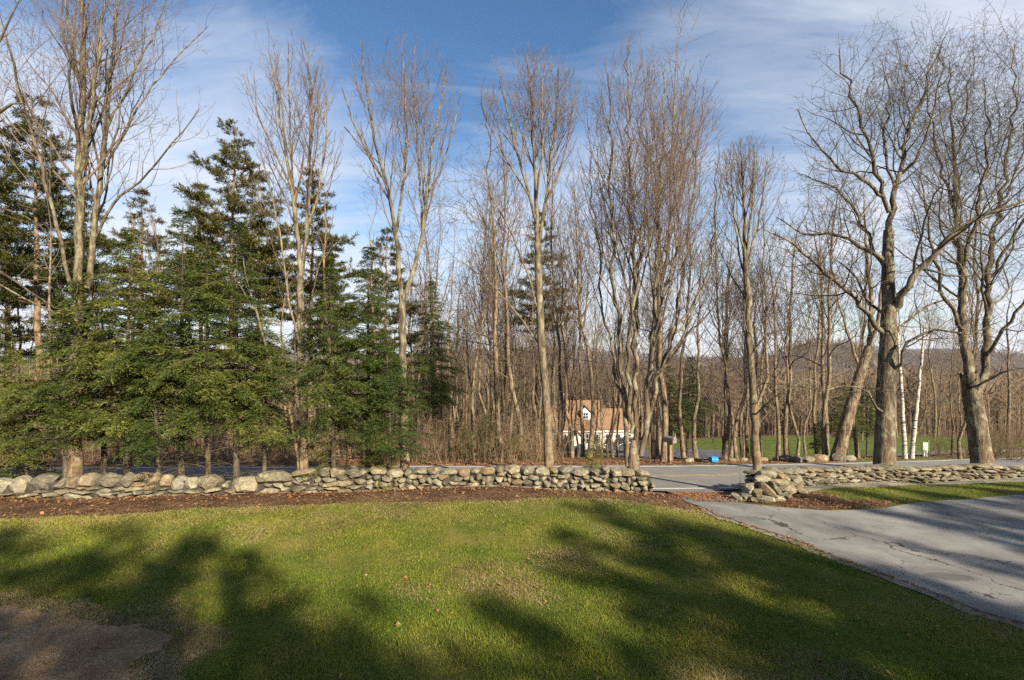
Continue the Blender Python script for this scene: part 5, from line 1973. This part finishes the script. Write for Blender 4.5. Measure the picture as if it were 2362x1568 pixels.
def gable(name, x0, x1, y0, y1, z0, z1, axis, mat, parent, over=.35, th=.16):
    """two roof slopes with thickness; ridge along axis"""
    bm = bmesh.new()
    if axis == 'x':
        ym = (y0 + y1) / 2
        sl = (z1 - z0) / (ym - y0)
        for s, ye in ((-1, y0 - over), (1, y1 + over)):
            ze = z0 - over * sl
            vs = [(x0 - over, ye, ze), (x1 + over, ye, ze), (x1 + over, ym, z1), (x0 - over, ym, z1)]
            v = [bm.verts.new(c) for c in vs] + [bm.verts.new((c[0], c[1], c[2] + th)) for c in vs]
            for f in ((0, 1, 2, 3), (4, 5, 6, 7), (0, 1, 5, 4), (1, 2, 6, 5), (2, 3, 7, 6), (3, 0, 4, 7)):
                bm.faces.new([v[i] for i in f])
    else:
        xm = (x0 + x1) / 2
        sl = (z1 - z0) / (xm - x0)
        for s, xe in ((-1, x0 - over), (1, x1 + over)):
            ze = z0 - over * sl
            vs = [(xe, y0 - over, ze), (xe, y1 + over, ze), (xm, y1 + over, z1), (xm, y0 - over, z1)]
            v = [bm.verts.new(c) for c in vs] + [bm.verts.new((c[0], c[1], c[2] + th)) for c in vs]
            for f in ((0, 1, 2, 3), (4, 5, 6, 7), (0, 1, 5, 4), (1, 2, 6, 5), (2, 3, 7, 6), (3, 0, 4, 7)):
                bm.faces.new([v[i] for i in f])
    return bm_obj(name, bm, mat, parent)


def pent(name, x0, x1, y0, y1, z0, ze, zr, axis, mat, parent):
    bm = bmesh.new()
    if axis == 'x':
        ym = (y0 + y1) / 2
        prof = [(y0, z0), (y1, z0), (y1, ze), (ym, zr), (y0, ze)]
        A = [bm.verts.new((x0, y, z)) for y, z in prof]
        B_ = [bm.verts.new((x1, y, z)) for y, z in prof]
    else:
        xm = (x0 + x1) / 2
        prof = [(x0, z0), (x1, z0), (x1, ze), (xm, zr), (x0, ze)]
        A = [bm.verts.new((x, y0, z)) for x, z in prof]
        B_ = [bm.verts.new((x, y1, z)) for x, z in prof]
    bm.faces.new(A)
    bm.faces.new(B_[::-1])
    for i in range(5):
        bm.faces.new([A[i], A[(i + 1) % 5], B_[(i + 1) % 5], B_[i]])
    return bm_obj(name, bm, mat, parent)


def window(parent, x, z, w, h, y):
    f = boxes('window', [(x - w / 2 - .09, x + w / 2 + .09, y - .06, y + .02, z - h / 2 - .09, z + h / 2 + .09)], M['trim'], parent)
    boxes('pane', [(x - w / 2, x - .03, y - .075, y - .05, z - h / 2, z - .03), (x + .03, x + w / 2, y - .075, y - .05, z - h / 2, z - .03), (x - w / 2, x - .03, y - .075, y - .05, z + .03, z + h / 2), (x + .03, x + w / 2, y - .075, y - .05, z + .03, z + h / 2)], M['pane'], f)
    return f


pent('wall', -5.6, 2.4, 0, 8, -1.5, 3.0, 6.9, 'x', M['siding'], house)
gable('roof', -5.6, 2.4, 0, 8, 3.05, 6.95, 'x', M['roof'], house)
pent('wing_wall', 2.42, 7.6, .8, 7.2, -1.5, 2.9, 5.6, 'x', M['siding'], house)
gable('wing_roof', 2.75, 7.6, .8, 7.2, 2.95, 5.65, 'x', M['roof'], house, over=.3)
pent('porch_wall', -2.7, -.6, -3.2, -.02, -1.5, 1.9, 3.0, 'y', M['siding'], house)
gable('porch_roof', -2.7, -.6, -3.2, .3, 1.95, 3.05, 'y', M['roof'], house, over=.25, th=.12)
pent('dormer', -.7, .9, 1.2, 4.2, 4.2, 5.5, 6.3, 'y', M['trim'], house)
gable('dormer_roof', -.7, .9, 1.1, 4.2, 5.55, 6.35, 'y', M['roof'], house, over=.15, th=.1)
window(house, .1, 4.95, .7, .9, 1.19)
for x in (-4.6, -3.4, .4, 1.5):
    window(house, x, 1.6, .8, 1.3, -.01)
for x in (3.5, 5.0, 6.6):
    window(house, x, 1.5, .8, 1.3, .79)
window(house, -2.2, .4, .5, 1.2, -3.21)
dr_ = boxes('door', [(-1.55, -.75, -3.26, -3.18, -.7, 1.4)], M['door'], house)
boxes('handle', [(-.9, -.84, -3.30, -3.27, .25, .36)], M['rim'], dr_)
boxes('fascia', [(-5.95, 2.6, -.40, -.34, 2.62, 2.82)], M['trim'], house)
boxes('fascia', [(2.6, 7.9, .44, .49, 2.60, 2.78)], M['trim'], house)
ch = boxes('chimney', [(-3.4, -2.7, 4.2, 4.9, 5.5, 8.0)], M['stone'], house)
boxes('chimney_cap', [(-3.46, -2.64, 4.14, 4.96, 8.0, 8.12)], M['trim'], ch)
# dark round shrub by the house corner
def shrub(name, loc, rx, rz, n, mat, label, seed, group=None):
    rng = random.Random(seed)
    C, D, S, Wd, Ln, tw = [], [], [], [], [], []
    for _ in range(n):
        while True:
            v = (rng.uniform(-1, 1), rng.uniform(-1, 1), rng.uniform(0, 1))
            q = v[0] ** 2 + v[1] ** 2 + v[2] ** 2
            if .25 < q < 1 + .3 * mnoise.noise(Vector(v) * 2.2 + Vector((seed, 0, 0))):
                break
        C.append((v[0] * rx, v[1] * rx, v[2] * rz))
        D.append(vnorm((v[0] + rng.gauss(0, .6), v[1] + rng.gauss(0, .6), v[2] + rng.gauss(0, .6))))
        S.append(vnorm((rng.gauss(0, 1), rng.gauss(0, 1), rng.gauss(0, 1))))
        Wd.append(rng.uniform(.04, .08) * max(1, rx))
        Ln.append(rng.uniform(.07, .16) * max(1, rx))
    for k in range(10):
        a = rng.uniform(0, 6.28)
        tw.append(([(0, 0, -.1), (math.cos(a) * rx * .3, math.sin(a) * rx * .3, rz * .4), (math.cos(a) * rx * .6, math.sin(a) * rx * .6, rz * .8)], [.025, .018, .008], 4))
    root = tag(empty(name, loc), label, 'shrub', group)
    link('stems', tubes_mesh('stems', tw), root, M['bark_dark'])
    link('foliage', quads_mesh('foliage', C, D, S, Wd, Ln), root, M[mat])
    return root


p = gpt(1380, 74)
shrub('shrub', p, 1.5, 2.6, 1600, 'shrub', 'rounded evergreen shrub at the house front behind the cars', 3)
p = gpt(1408, 75)
shrub('shrub', p, 1.2, 1.9, 1200, 'hemlock', 'low clipped shrub at the right corner of the house', 4)

# ------------------------------------------------------------------ cars
def car(name, label, loc, rz, Lc, Wc, Hc, suv, paint):
    """lofted body, nose towards -x"""
    root = tag(empty(name, loc, rz), label, 'car')
    if suv:
        side = [(-.5, .42), (-.49, .62), (-.42, .80), (-.24, .88), (-.12, 1.38), (.0, 1.62), (.25, 1.66), (.42, 1.60), (.485, 1.05), (.5, .75), (.49, .42)]
        gl = [(-.225, .92), (-.11, 1.36), (-.02, 1.55), (.25, 1.58), (.40, 1.50), (.455, 1.05), (.44, .98)]
    else:
        side = [(-.5, .36), (-.495, .55), (-.44, .70), (-.24, .82), (-.10, 1.22), (.02, 1.42), (.18, 1.42), (.32, 1.20), (.42, 1.02), (.49, .92), (.5, .40)]
        gl = [(-.22, .86), (-.095, 1.20), (.02, 1.35), (.17, 1.35), (.30, 1.14), (.34, .98), (.30, .92)]
    k = Hc / max(z for _, z in side)

    def hw(z):
        t = max(0, (z - .85 * (1.05 if suv else .95)) / .6)
        return Wc / 2 * (1 - .20 * min(1, t))
    bm = bmesh.new()
    rows = []
    n = len(side)
    for sgn, inset in ((-1, 1.0), (-1, .0), (1, .0), (1, 1.0)):
        row = []
        for x, z in side:
            w_ = hw(z) * (1 if inset == 0 else .90)
            yy = sgn * w_ * (1.0 if inset else .82) if inset == 0 else sgn * w_ / .90
            row.append(yy)
        rows.append(row)
    L4 = [[bm.verts.new((x * Lc, rows[r][i], z * k)) for i, (x, z) in enumerate(side)] for r in range(4)]
    for r in range(3):
        for i in range(n - 1):
            bm.faces.new([L4[r][i], L4[r][i + 1], L4[r + 1][i + 1], L4[r + 1][i]])
        bm.faces.new([L4[r][n - 1], L4[r][0], L4[r + 1][0], L4[r + 1][n - 1]])
    bm.faces.new(L4[0])
    bm.faces.new(L4[3][::-1])
    bm_obj('body', bm, M[paint], root, smooth=True, bevel=.03)
    for sgn in (-1, 1):
        bm = bmesh.new()
        vs = [bm.verts.new((x * Lc, sgn * (hw(z) + .006), z * k)) for x, z in gl]
        vs2 = [bm.verts.new((x * Lc, sgn * (hw(z) - .02), z * k)) for x, z in gl]
        bm.faces.new(vs)
        bm.faces.new(vs2[::-1])
        for i in range(len(vs)):
            j = (i + 1) % len(vs)
            bm.faces.new([vs[i], vs[j], vs2[j], vs2[i]])
        wn = bm_obj('side_window', bm, M['pane'], root)
        zz0, zz1 = gl[0][1] * k, max(z for _, z in gl) * k
        boxes('pillar', [(.07 * Lc, .085 * Lc, sgn * hw(1.2) - .03, sgn * hw(1.2) + .03, zz0, zz1)], M[paint], wn)
    (xa, za), (xb, zb) = side[3], side[4]
    bm = bmesh.new()
    vs = [bm.verts.new((x * Lc - .012, y, z * k + .008)) for x, z, y in ((xa + .012, za + .04, -Wc * .36), (xa + .012, za + .04, Wc * .36), (xb, zb, Wc * .33), (xb, zb, -Wc * .33))]
    bm.faces.new(vs)
    bm_obj('windscreen', bm, M['pane'], root)
    for sgn in (-1, 1):
        boxes('headlight', [(-.502 * Lc, -.455 * Lc, sgn * Wc * .36 - .2, sgn * Wc * .36 + .2, .56 * k, .68 * k)], M['lamp'], root, bevel=.02)
        for xw in (-.31, .31):
            bm = bmesh.new()
            bmesh.ops.create_cone(bm, cap_ends=True, segments=22, radius1=.34, radius2=.34, depth=.24, matrix=Matrix.Translation((xw * Lc, sgn * (Wc / 2 - .10), .34)) @ Matrix.Rotation(math.pi / 2, 4, 'X'))
            w_ = bm_obj('wheel', bm, M['tyre'], root, smooth=True)
            bm = bmesh.new()
            bmesh.ops.create_cone(bm, cap_ends=True, segments=18, radius1=.23, radius2=.23, depth=.27, matrix=Matrix.Translation((xw * Lc, sgn * (Wc / 2 - .10), .34)) @ Matrix.Rotation(math.pi / 2, 4, 'X'))
            bm_obj('rim', bm, M['rim'], w_, smooth=True)
    if suv:
        for sgn in (-1, 1):
            boxes('roof_rail', [(-.02 * Lc, .38 * Lc, sgn * .55 - .03, sgn * .55 + .03, 1.70 * k, 1.76 * k)], M['rim'], root)
    return root


p = gpt(1436, 68)
car('car', 'grey sedan parked nose left before the white house', p + Vector((0, 0, .08)), R(6), 4.7, 1.82, 1.46, False, 'paint_grey')
p = gpt(1436, 72.5)
car('car', 'dark sport utility car with roof rails behind the grey sedan', p + Vector((0, 0, .08)), R(4), 4.8, 1.9, 1.78, True, 'paint_dark')

# wheeled bins at the porch
p = gpt(1330, 66)
b_ = tag(empty('wheeled_bin', p), 'navy wheeled bin beside the white porch', 'bin')
bm = bmesh.new()
for z, s in ((.08, .26), (1.0, .34)):
    for x, y in ((-s, -s), (s, -s), (s, s), (-s, s)):
        bm.verts.new((x, y, z))
bm.verts.ensure_lookup_table()
for f in ((3, 2, 1, 0), (4, 5, 6, 7), (0, 1, 5, 4), (1, 2, 6, 5), (2, 3, 7, 6), (3, 0, 4, 7)):
    bm.faces.new([bm.verts[i] for i in f])
bm_obj('body', bm, M['bin'], b_, bevel=.02)
boxes('lid', [(-.38, .38, -.38, .38, 1.01, 1.08)], M['blue'], b_, bevel=.02)
for x in (-.25, .25):
    bm = bmesh.new()
    bmesh.ops.create_cone(bm, cap_ends=True, segments=14, radius1=.1, radius2=.1, depth=.06, matrix=Matrix.Translation((x, .27, .1)) @ Matrix.Rotation(math.pi / 2, 4, 'Y'))
    bm_obj('wheel', bm, M['tyre'], b_)

# mailbox on a post, stakes, bucket, marker board, cable
p = gpt(1545, 25.0)
mb = tag(empty('mailbox', p), 'weathered grey mailbox on a wooden post across the road', 'mailbox')
boxes('post', [(-.09, .09, -.09, .09, -.2, 1.05)], M['woodpost'], mb, bevel=.01)
bm = bmesh.new()
prof = [(-.13, 0), (.13, 0), (.13, .18)] + [(.13 * math.cos(a), .18 + .13 * math.sin(a)) for a in np.linspace(.3, math.pi - .3, 7)] + [(-.13, .18)]
A = [bm.verts.new((-.32, y, 1.05 + z)) for y, z in prof]
B_ = [bm.verts.new((.32, y, 1.05 + z)) for y, z in prof]
bm.faces.new(A)
bm.faces.new(B_[::-1])
for i in range(len(prof)):
    j = (i + 1) % len(prof)
    bm.faces.new([A[i], A[j], B_[j], B_[i]])
bx_ = bm_obj('box', bm, M['mailbox'], mb)
boxes('door', [(.322, .335, -.11, .11, 1.07, 1.28)], M['mailbox'], bx_)
mb.rotation_euler = (0, 0, R(-62))
for px, d, h, lb in ((1499, 25.6, 1.5, 'thin wooden stake left of the mailbox, the darker one'), (1510, 25.8, 1.9, 'tall pale stake between the many-stemmed tree and mailbox'), (1552, 26.4, 1.6, 'thin stake right of the mailbox')):
    p = gpt(px, d)
    o = link('marker_stake', tubes_mesh('marker_stake', [([(0, 0, -.2), (.01, 0, h * .5), (.02, .01, h)], [.022, .022, .02], 6)]), None, M['bark_maple'])
    o.location = p
    tag(o, lb, 'stake', 'marker stakes by the mailbox')
p = gpt(1645, 26.4)
bk = tag(empty('bucket', p + Vector((0, 0, .16))), 'bright blue plastic bucket lying on the leafy bank', 'bucket')
bk.rotation_euler = (0, R(96), R(18))
bm = bmesh.new()
n = 20
rings = [(0, .12), (0, .155), (.36, .19), (.36, .175), (.03, .14)]
Vr = [[bm.verts.new((r * math.cos(2 * math.pi * i / n), r * math.sin(2 * math.pi * i / n), z - .18)) for i in range(n)] for z, r in rings[1:]]
for r in range(len(Vr) - 1):
    for i in range(n):
        bm.faces.new([Vr[r][i], Vr[r][(i + 1) % n], Vr[r + 1][(i + 1) % n], Vr[r + 1][i]])
bm.faces.new(Vr[0][::-1])
bm.faces.new(Vr[-1])
bm_obj('body', bm, M['blue'], bk, smooth=True)
hp = [(.19 * math.cos(a), .02, .17 + .2 * math.sin(a)) for a in np.linspace(0, math.pi, 9)]
link('handle', tubes_mesh('handle', [(hp, [.006] * 9, 5)]), bk, M['rim'])
link('rim', tubes_mesh('rim', [([(.193 * math.cos(a), .193 * math.sin(a), .17) for a in np.linspace(0, 2 * math.pi, 17)], [.012] * 17, 5)]), bk, M['blue'])
p = gpt(2135, 33.5)
sg = tag(empty('marker_board', p), 'small white board on green posts beside the side lane', 'sign')
for x in (-.19, .19):
    boxes('post', [(x - .03, x + .03, -.03, .03, -.2, 1.05 + (.12 if x > 0 else 0))], M['green_post'], sg)
boxes('board', [(-.155, .155, -.02, .02, .48, .98)], M['siding'], sg, bevel=.008)
for x in (-.08, .08):
    boxes('support', [(x - .035, x + .035, -.018, .022, -.1, .47)], M['trim'], sg)
cp = [W(-300, 560, 22), W(400, 665, 22), W(1000, 772, 22), W(1300, 824, 22.5), W(1628, 869, 23), W(1908, 898, 24), W(2312, 940, 26), W(2700, 968, 28)]
cq, cr = resample(cp, [.016] * len(cp), .8, 0, random.Random(1))
tag(link('utility_cable', tubes_mesh('utility_cable', [(cq, cr, 5)]), None, M['cable']), 'sagging black utility cable strung along the far side of the road', 'cable')

# right-hand thicket
p = gpt(2335, 30)
def thicket(name, loc, label, seed, n=60, h=2.4, r=1.6):
    rng = random.Random(seed)
    T = {}
    P = dict(UPRIGHT, dens=(1.4, 1.8, 2, 2), minr=.006, maxlev=3)
    for k in range(n):
        a = rng.uniform(0, 6.28)
        q = rng.random() * r
        grow(T, (math.cos(a) * q, math.sin(a) * q, -.05), vnorm((rng.gauss(0, .35), rng.gauss(0, .35), 1)), h * rng.uniform(.5, 1.1), .014, 1, P, 'crown', None, rng)
    root = tag(empty(name, loc), label, 'shrub', 'leafless thickets')
    me = tubes_mesh('stems', T['crown'], False)
    TRI[0] += len(me.polygons) * 2
    link('stems', me, root, M['twig_brush'])


thicket('thicket', p, 'leafless thicket at the right edge beyond the old maple', 5)
thicket('thicket', gpt(2170, 40), 'dark leafless shrub behind the small white board', 6, 70, 2.0, 2.2)
thicket('thicket', gpt(2290, 33), 'leafless thicket directly behind the thick old maple trunk', 7, 50, 2.2, 1.4)
thicket('thicket', gpt(2440, 33), 'leafless thicket cut by the right edge of the frame', 8, 60, 2.6, 1.8)

# weeds between the right wall and the road
wv, wt, ww = [], [], []
for _ in range(420):
    u = g5.uniform(.3, rw.len - .2)
    x, y = rw.at(u)
    t = rw.tan(u)
    off = g5.uniform(.7, 1.3)
    x, y = x - math.sin(t) * off, y + math.cos(t) * off
    h = g5.uniform(.3, .95)
    b = (x, y, ground(x, y))
    wv.append(b)
    wt.append((x + g5.normal(0, .1), y + g5.normal(0, .1), b[2] + h))
    ww.append(.012)
tag(link('weeds', slivers('weeds', wv, wt, np.array(ww), None), None, M['twig_brush']), 'dry weed stalks behind the pale wall', 'weeds', kind='stuff')

# ------------------------------------------------------------------ grass
gg = np.random.default_rng(3)


def lawn_mask(x, y):
    ok = (y < wall_y(x) - .05) & ~in_poly(DRIVE, x, y)
    return ok


def grass_pts(n, d0, d1, pw):
    d = (d0 ** (1 - pw) + (d1 ** (1 - pw) - d0 ** (1 - pw)) * gg.random(n)) ** (1 / (1 - pw))
    px = gg.uniform(-90, 2450, n)
    x = (px - CX) / F * d
    ok = lawn_mask(x, d)
    dens = np.ones(n)
    inb = in_poly(BED, x, d) | in_poly(C1, x, d)
    dens[inb] = .012
    cx_, cy_ = np.mean([p[0] for p in BARE]), np.mean([p[1] for p in BARE])
    dens[in_poly([(cx_ + (p[0] - cx_) * 1.4, cy_ + (p[1] - cy_) * 1.4) for p in BARE], x, d)] = .3
    ins = in_poly(BARE, x, d)
    dens[ins] = .05
    near_s = np.sin(x * 2.1 + 2 * np.sin(d * 1.3)) + np.sin(d * 2.7 + x * 1.1)
    thin = np.clip(.75 + .22 * near_s, .3, 1)
    ok &= gg.random(n) < dens * thin
    return x[ok], d[ok]


gx, gy = grass_pts(760000, 4.3, 19.5, 1.15)
ng = len(gx)
gz = ground_np(gx, gy) + .02
hh = gg.uniform(.018, .045, ng) * (1 + .35 * np.sin(gx * 1.7) * np.sin(gy * 2.3))
az = gg.uniform(0, 6.28, ng)
wd = gg.uniform(.0028, .006, ng) * (gy / 6) ** .6
lx, ly = gg.normal(0, .55, ng) * hh, gg.normal(0, .55, ng) * hh
ax, ay = np.cos(az) * wd, np.sin(az) * wd
V = np.stack([np.stack([gx - ax, gy - ay, gz], -1), np.stack([gx + ax, gy + ay, gz], -1), np.stack([gx + lx, gy + ly, gz + hh], -1)], 1).reshape(-1, 3)
me = mesh_np('grass', V, [(3, np.arange(ng * 3).reshape(ng, 3))])
TRI[0] += ng
tag(link('grass', me, None, M['grass']), 'short mossy green grass of the front lawn', 'grass', kind='stuff')

# taller tufts
tx_, ty_ = grass_pts(2600, 4.4, 15, 1.1)
rep = 26
X = np.repeat(tx_, rep) + gg.normal(0, .045, len(tx_) * rep)
Y = np.repeat(ty_, rep) + gg.normal(0, .045, len(tx_) * rep)
n_ = len(X)
Z = ground_np(X, Y) + .02
hh = gg.uniform(.04, .095, n_)
az = gg.uniform(0, 6.28, n_)
wd = gg.uniform(.003, .006, n_)
V = np.stack([np.stack([X - np.cos(az) * wd, Y - np.sin(az) * wd, Z], -1), np.stack([X + np.cos(az) * wd, Y + np.sin(az) * wd, Z], -1), np.stack([X + gg.normal(0, .5, n_) * hh, Y + gg.normal(0, .5, n_) * hh, Z + hh], -1)], 1).reshape(-1, 3)
TRI[0] += n_
tag(link('grass_tufts', mesh_np('grass_tufts', V, [(3, np.arange(n_ * 3).reshape(n_, 3))]), None, M['grass']), 'taller unmown tufts scattered over the lawn', 'grass', kind='stuff')

# dead grass: over the bare patch's rim, in worn spots and along the bed
def dead_pts(n):
    d = 4.3 + 11 * gg.random(n) ** 1.4
    px = gg.uniform(-90, 2450, n)
    x = (px - CX) / F * d
    ok = lawn_mask(x, d)
    cx_, cy_ = np.mean([p[0] for p in BARE]), np.mean([p[1] for p in BARE])
    grown = [(cx_ + (p[0] - cx_) * 1.35, cy_ + (p[1] - cy_) * 1.35) for p in BARE]
    wgt = np.where(in_poly(grown, x, d), .9, 0)
    wgt = np.where(in_poly(BARE, x, d), .22 + .5 * (np.sin(x * 2.3 + 1.5 * np.sin(d * 3.1)) > .1), wgt)
    spot = np.sin(x * .9 + 1.7 * np.sin(d * .8 + .5)) + np.sin(d * 1.3 - x * .5 + 2) + .6 * np.sin(x * 3.1 + d * 2.3)
    wgt = np.maximum(wgt, np.clip((spot - .9) * .6, 0, .55))
    bd = np.interp(x, [p[0] for p in be], [p[1] for p in be]) - d
    wgt = np.maximum(wgt, .85 * np.exp(-np.abs(bd) / .5) * (x < 5))
    ok &= gg.random(n) < wgt
    return x[ok], d[ok]


sx_, sy_ = dead_pts(700000)
ns_ = len(sx_)
sz_ = ground_np(sx_, sy_) + .03
hh = gg.uniform(.015, .045, ns_)
az = gg.uniform(0, 6.28, ns_)
wd = gg.uniform(.003, .007, ns_) * (sy_ / 6) ** .6
lx, ly = gg.normal(0, 1.1, ns_) * hh, gg.normal(0, 1.1, ns_) * hh
ax, ay = np.cos(az) * wd, np.sin(az) * wd
V = np.stack([np.stack([sx_ - ax, sy_ - ay, sz_], -1), np.stack([sx_ + ax, sy_ + ay, sz_], -1), np.stack([sx_ + lx, sy_ + ly, sz_ + hh * .8], -1)], 1).reshape(-1, 3)
me = mesh_np('dead_grass', V, [(3, np.arange(ns_ * 3).reshape(ns_, 3))])
TRI[0] += ns_
tag(link('dead_grass', me, None, M['straw']), 'tan dead grass in worn patches of the lawn', 'grass', kind='stuff')

# ------------------------------------------------------------------ fallen leaves
def leaves(name, X, Y, size, label, mat='dry_leaf', dz=.055):
    n = len(X)
    Z = ground_np(X, Y) + dz
    a = gg.uniform(0, 6.28, n)
    s = size * gg.uniform(.6, 1.35, n)
    u = np.stack([np.cos(a), np.sin(a), gg.normal(0, .25, n)], -1) * s[:, None]
    v = np.stack([-np.sin(a), np.cos(a), gg.normal(0, .25, n)], -1) * (s * gg.uniform(.45, .8, n))[:, None]
    c = np.stack([X, Y, Z + .012], -1)
    up = np.zeros((n, 3))
    up[:, 2] = s * gg.uniform(.0, .5, n)
    P = [c - u, c - u * .25 + v * .9 + up, c + u * .3 + v * .75 + up * .6, c + u, c + u * .3 - v * .75 + up, c - u * .25 - v * .9 + up * .5]
    V = np.stack(P, 1).reshape(-1, 3)
    b = np.arange(n)[:, None] * 6
    f = np.concatenate([b + np.array([[0, 1, 5]]), b + np.array([[1, 2, 5]]), b + np.array([[2, 4, 5]]), b + np.array([[2, 3, 4]])])
    me = mesh_np(name, V, [(3, f)])
    TRI[0] += len(f)
    return tag(link(name, me, None, M[mat]), label, 'leaves', kind='stuff')


def rnd_in(poly, n):
    xs = [p[0] for p in poly]
    ys = [p[1] for p in poly]
    x = gg.uniform(min(xs), max(xs), n)
    y = gg.uniform(min(ys), max(ys), n)
    k = in_poly(poly, x, y)
    return x[k], y[k]


x, y = rnd_in(BED, 16000)
k = gg.random(len(x)) < .14 + .8 * np.exp(-np.abs(wall_y(x) - .25 - y) / .30) * (.5 + .5 * np.sin(x * 1.3) ** 2)
leaves('leaf_litter', x[k], y[k], .046, 'orange and brown fallen leaves along the foot of the long wall')
x, y = rnd_in([(5.0, 14.6), (6.3, 14.7), (7.4, 15.1), (7.0, 16.6), (5.0, 16.6)], 1500)
x2, y2 = rnd_in(C1, 900)
leaves('leaf_litter', np.concatenate([x, x2]), np.concatenate([y, y2]), .04, 'brown leaves in the driveway mouth and round the tumbled heap', dz=.065)
xx = gg.uniform(-30, 40, 16000)
oo = -.35 - gg.gamma(1.6, .9, 16000)
P3 = [road_pt(a, b) for a, b in zip(xx, oo)]
leaves('leaf_litter', np.array([p[0] for p in P3]), np.array([p[1] for p in P3]), .055, 'rust-coloured leaf litter on the bank across the road', dz=.03)
x, y = rnd_in([(-14, 4.5), (12, 4.5), (16, 16), (-14, 14)], 2600)
k = lawn_mask(x, y) & ~in_poly(BED, x, y)
leaves('fallen_leaves', x[k][:380], y[k][:380], .034, 'few scattered dry leaves lying on the grass', dz=.045)
x, y = rnd_in(SH, 5000)
leaves('leaf_litter', x[:500], y[:500], .03, 'leaves and chips along the driveway edge', dz=.06)
print('total tris', TRI[0])

# ------------------------------------------------------------------ thin spring haze
bm = bmesh.new()
box_bm(bm, -7000, 7000, -300, 6600, -60, 45)
hm = bpy.data.materials.new('haze')
hm.use_nodes = True
ht = hm.node_tree
ht.nodes.clear()
ho = ht.nodes.new('ShaderNodeOutputMaterial')
hv = ht.nodes.new('ShaderNodeVolumePrincipled')
hv.inputs['Color'].default_value = (0.78, 0.86, 1.0, 1)
hv.inputs['Density'].default_value = 0.00007
ht.links.new(hv.outputs[0], ho.inputs['Volume'])
hz_o = bm_obj('haze', bm, hm)
tag(hz_o, 'thin bluish air over the far hills', 'haze', kind='stuff')
